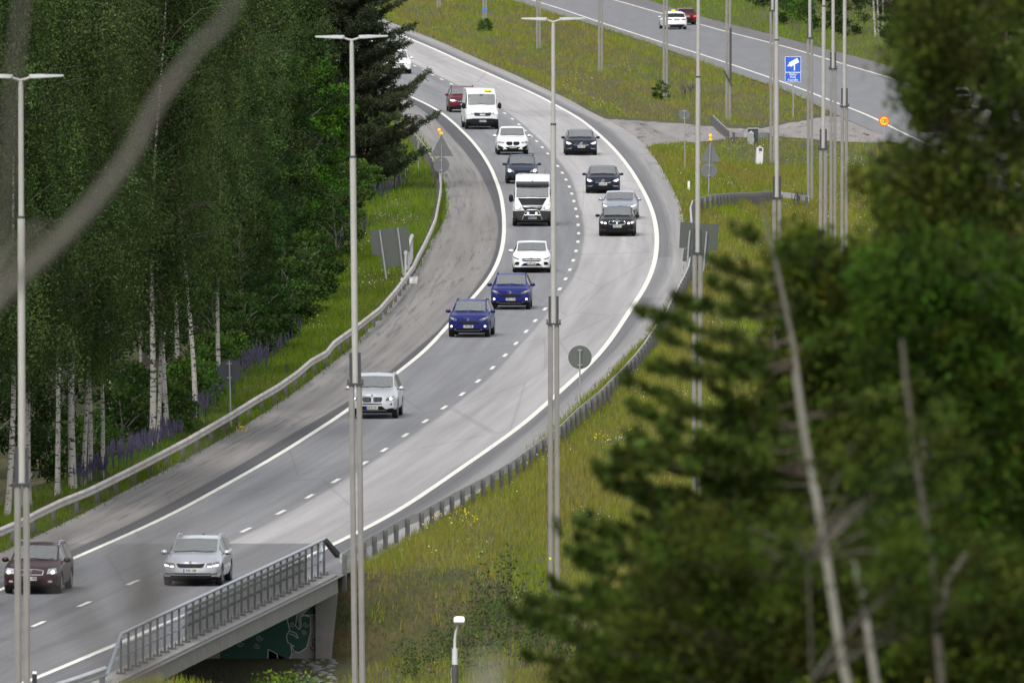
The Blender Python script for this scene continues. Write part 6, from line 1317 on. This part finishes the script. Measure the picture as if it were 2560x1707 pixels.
# ------------------------------------------------------------------ near trees on the camera's hillside
def px_pts(P, Y): return [at_depth(x, y, Y + d) for x, y, d in [(q + (0,))[:3] for q in P]]
def near_pine():
    Y = 150.0; rng = np.random.default_rng(71); rd = random.Random(71); T = px_pts([(2128, 1830), (2108, 1707), (2080, 1500), (2050, 1290), (2012, 1080), (1985, 870), (1945, 680), (1915, 560), (1900, 487)], Y)
    g = Vector((T[0].x + .5, Y, hz(T[0].x + .5, Y) - .3)); t = empty('pine_tree', g); T = [p - g for p in T]; mid = T[0] * .5
    tr = MB(); tr.tube([Vector((0, 0, 0)), mid] + T, [.16, .11, .052, .048, .043, .037, .032, .026, .018, .011, .005], 10)
    br = MB(); A = []; B = []; cl = []
    tips = [(1846, 590), (1800, 668), (1784, 713), (1700, 760), (1600, 786), (1660, 850), (1623, 925), (1570, 960), (1678, 1023), (1601, 1132), (1555, 1145), (1500, 1180), (1520, 1216), (1481, 1296), (1404, 1338), (1440, 1400), (1443, 1525), (1490, 1510), (1380, 1470), (1350, 1560), (1290, 1545), (1330, 1650), (1420, 1600), (1500, 1640), (1600, 1300), (1650, 1250), (1700, 1180), (1750, 1100), (1780, 980), (1820, 900), (1840, 780), (1960, 640), (2010, 760), (2100, 850), (2180, 1000), (2260, 1150), (2200, 1300), (2280, 1450), (1600, 1450), (1650, 1550), (1700, 1400), (1560, 1380), (1640, 1690), (1760, 1280), (1800, 1500), (1850, 1350)]
    tips += [(x + rd.uniform(20, 200), y + rd.uniform(-70, 70)) for x, y in tips if y > 850] + [(x + rd.uniform(60, 260), y + rd.uniform(-50, 90)) for x, y in tips if y > 1000]
    for (x, y) in tips:
        dep = rd.uniform(-1.0, 1.0) * min(1, abs(x - 2000) / 500); tip = at_depth(x, y, Y + dep) - g
        zt_ = min(T[-1].z - .05, tip.z - abs(tip.x - T[4].x) * rd.uniform(-.1, .35) + rd.uniform(-.2, .2)); zt_ = max(zt_, T[0].z)
        i = min(range(len(T) - 1), key=lambda q: 0 if T[q].z <= zt_ <= T[q + 1].z else 1 + min(abs(T[q].z - zt_), abs(T[q + 1].z - zt_))); f = (zt_ - T[i].z) / max(1e-4, T[i + 1].z - T[i].z); o = T[i].lerp(T[i + 1], min(1, max(0, f)))
        m1 = o.lerp(tip, .5) + Vector((0, 0, -.06 * (tip - o).length)); br.tube([o, m1, tip], [.013, .008, .004], 6, 0, False); Lr = (tip - o).length
        ns = max(5, int(Lr / .065))
        for q in range(ns):
            f = rd.uniform(.25, 1.0) if q else 1.0; b = o.lerp(m1, f * 2) if f < .5 else m1.lerp(tip, (f - .5) * 2)
            dr = ((tip - m1).normalized() + Vector((rd.gauss(0, .45), rd.gauss(0, .6), rd.uniform(.3, 1.3)))).normalized(); sl = rd.uniform(.07, .15); e = b + dr * sl; br.tube([b, e], [.004, .002], 4, 0, False)
            m = 46; u = rng.uniform(-.1, 1.05, (m, 1)); st = np.array(b)[None] + np.array(dr)[None] * sl * u; dv = unit(np.array(dr)[None] * .6 + rng.normal(size=(m, 3))); c0 = colvar((.042, .064, .010), 1, rng, .5, .15)
            A.append(st); B.append(dv); cl.append(np.clip(c0 * rng.uniform(.7, 1.35, (m, 1)), .002, 1))
    A = np.concatenate(A); B = np.concatenate(B); cl = np.concatenate(cl); n = len(A); e = unit(np.cross(B, rng.normal(size=(n, 3)))); ln = rng.uniform(.05, .085, (n, 1)); wd = .011
    V = np.stack([A - e * wd, A + e * wd, A + B * ln + e * wd * .6, A + B * ln - e * wd * .6], 1).reshape(-1, 3)
    tr.build('trunk', mat('near_bark', (.13, .12, .095), .85, 0, .3, 9, bump=.3), t, smooth=True); br.build('branches', M_BARK, t, smooth=True); np_mesh('crown', V, np.arange(4 * n).reshape(-1, 4), M_NEEDLE, cl, parent=t)
    tag(t, 'blurred young pine leaning left, its dark tips reaching over the meadow', 'pine')
near_pine()
def near_leafy(label, cat, trunk, lobes, Y, col, seed, bark, name='birch_tree', lsize=.058, rad=(.05, .012), dens=1.0):
    rng = np.random.default_rng(seed); rd = random.Random(seed); T = px_pts(trunk, Y); g = Vector((T[0].x + .2, Y, hz(T[0].x + .2, Y) - .3)); t = empty(name, g); T = [p - g for p in T]
    tr = MB(); nT = len(T); tr.tube([Vector((0, 0, 0)), T[0] * .5] + T, [rad[0] * 2.2, rad[0] * 1.6] + [rad[0] + (rad[1] - rad[0]) * i / (nT - 1) for i in range(nT)], 10)
    C = []; cl = []
    for (cx, cy, rx, ry, ncl) in lobes:
        for k in range(int(ncl * dens)):
            a = rd.uniform(0, 2 * PI); r = math.sqrt(rd.random()); x, y = cx + rx * r * math.cos(a), cy + ry * r * math.sin(a); c = at_depth(x, y, Y + rd.uniform(-1.3, 1.3)) - g
            if k % 5 == 0:
                b = min(T, key=lambda q: (q - c).length + max(0, q.z - c.z + .3)); m1 = b.lerp(c, .5) + Vector((0, 0, .05)); tr.tube([b, m1, c], [.012, .007, .003], 5, 0, False)
            m = int(38 * rd.uniform(.6, 1.4)); gpt = rng.normal(size=(m, 3)) * np.array([.075, .10, .09]) * rd.uniform(.6, 1.4); C.append(np.array(c)[None] + gpt)
            cl.append(np.clip(colvar(col, 1, rng, .75, .22) * rng.uniform(.7, 1.35, (m, 1)), .002, 1))
    C = np.concatenate(C); cl = np.concatenate(cl); V, Fc, cl = quads(C, lsize, 0, cl, .7, rng, droop=.4)
    tr.build('trunk', bark, t, smooth=True); np_mesh('crown', V, Fc, M_LEAFN, cl, parent=t); tag(t, label, cat); return t
NB = mat('near_bark_dark', (.085, .075, .06), .9, 0, .3, 8)
near_leafy('blurred leafy birch filling the upper right corner with hanging twigs', 'birch', [(2420, 1800), (2370, 1500), (2320, 1200), (2280, 900), (2390, 400), (2340, 150), (2290, -100)],
           [(2430, 160, 190, 260, 300), (2480, 520, 170, 200, 230), (2290, 110, 70, 60, 34), (2310, 200, 90, 60, 44), (2330, 40, 90, 60, 50), (2330, 250, 60, 60, 26), (2300, 420, 120, 60, 60), (2170, 450, 50, 25, 12), (2330, 560, 150, 110, 130)], 158, (.046, .064, .008), 81, NB, dens=.85)
near_leafy('blurred broadleaf tree of mid green leaves at the right edge, middle height', 'broadleaf tree', [(2560, 1850), (2520, 1500), (2470, 1100), (2440, 700)],
           [(2420, 780, 190, 200, 330), (2480, 1100, 160, 220, 300), (2250, 700, 120, 90, 110), (2290, 900, 160, 160, 200), (2400, 1350, 200, 180, 260)], 152, (.026, .052, .004), 82, NB, 'broadleaf_tree')
near_leafy('blurred bushy crown behind the young pine with a round top left of centre', 'broadleaf tree', [(2230, 1850), (2190, 1500), (2150, 1200), (2110, 900)],
           [(2080, 690, 110, 80, 100), (1990, 640, 70, 60, 40), (2140, 800, 150, 120, 170), (2010, 780, 100, 90, 80), (2060, 960, 150, 140, 170), (2180, 1180, 200, 200, 300), (1900, 1120, 120, 120, 90)], 165, (.044, .064, .006), 83, NB, 'broadleaf_tree')
near_leafy('blurred low thicket filling the lower right corner', 'shrub', [(2300, 1900), (2290, 1700), (2270, 1500)],
           [(1900, 1540, 300, 190, 330), (2250, 1550, 300, 200, 420), (2480, 1560, 130, 200, 190), (1640, 1640, 180, 90, 90), (1760, 1400, 150, 120, 90), (1480, 1690, 120, 60, 40)], 142, (.034, .048, .005), 84, NB, 'shrub')
def near_stems(label, P, r, Y, m, name='bare_tree', rr=.25, twigs=()):
    T = px_pts(P, Y); g = Vector((T[0].x, Y, hz(T[0].x, Y) - .3)); t = empty(name, g); mb = MB(); n = len(T); mb.tube([Vector((0, 0, 0)), (T[0] - g) * .5] + [p - g for p in T], [r[0] * 1.6, r[0] * 1.3] + [r[0] + (r[1] - r[0]) * i / (n - 1) for i in range(n)], 10)
    mb.build('trunk', m, t, smooth=True)
    for tw, tr_ in twigs: mb = MB(); mb.tube([p - g for p in px_pts(tw, Y)], [tr_, tr_ * .9] + [tr_ * .6] * (len(tw) - 2), 8); mb.build('branch', m, t, smooth=True)
    tag(t, label, 'tree'); return t
PB = mat('pale_bark', (.19, .18, .15), .85, 0, .28, 4)
near_leafy('sparse blurred spray of leaves crossing the pale near trunks', 'shrub', [(2050, 1950), (2030, 1700), (2020, 1400)],
           [(2130, 1150, 60, 120, 14), (2200, 1400, 80, 120, 22), (2320, 1150, 130, 160, 36), (2350, 1450, 120, 150, 30), (1960, 1300, 60, 120, 12)], 122, (.034, .054, .006), 85, NB, 'shrub', rad=(.012, .006), dens=.8)
near_stems('pale blurred thin trunk leaning left in the lower right thicket', [(2215, 1850), (2180, 1650), (2155, 1480), (2130, 1400)], (.032, .020), 127, PB, 'bare_tree')
near_stems('pale blurred trunk crossing the near foliage at the right', [(2140, 1800), (2105, 1650), (2070, 1420), (2040, 1240), (2010, 1080), (1988, 930)], (.037, .020), 126, PB, 'bare_tree')
near_stems('brown blurred forked trunk right of the pale stems', [(2365, 1850), (2345, 1600), (2330, 1400), (2290, 1150), (2265, 960), (2255, 850)], (.034, .016), 127, mat('fork_bark', (.07, .06, .045), .9, 0, .2, 5), 'bare_tree', twigs=[([(2340, 1580), (2370, 1450), (2420, 1380)], .028)])
GB = mat('near_branch_bark', (.105, .096, .082), .9, 0, .25, 5)
near_stems('strongly blurred bare branch sweeping from lower left to the top left of the picture', [(-420, 1500), (-260, 1080), (-120, 880), (0, 745), (60, 684), (150, 600), (232, 512), (300, 425), (342, 362), (372, 300), (398, 248), (445, 188), (492, 122), (560, 60), (600, -20), (640, -160)], (.027, .011), 56, GB, twigs=[([(-200, 900), (-60, 760), (10, 600), (25, 420), (30, 250), (45, 100), (60, -60)], .016), ([(-120, 900), (-20, 700), (60, 600), (110, 560)], .014)])
near_stems('faint blurred twigs in front of the silver estate car', [(420, 1900), (370, 1700), (350, 1560), (330, 1420), (310, 1330)], (.015, .011), 30, mat('near_twig', (.07, .065, .06), .9), 'bare_twig', twigs=[([(350, 1560), (380, 1500), (420, 1440)], .017), ([(350, 1560), (400, 1350), (480, 1180), (560, 1080)], .009), ([(370, 1700), (200, 1560), (160, 1440), (110, 1330)], .014)])
near_stems('faint blurred grey stem end at the bottom centre', [(1200, 1900), (1215, 1740), (1222, 1640)], (.020, .016), 36, mat('near_twig_pale', (.22, .21, .18), .9), 'bare_twig')
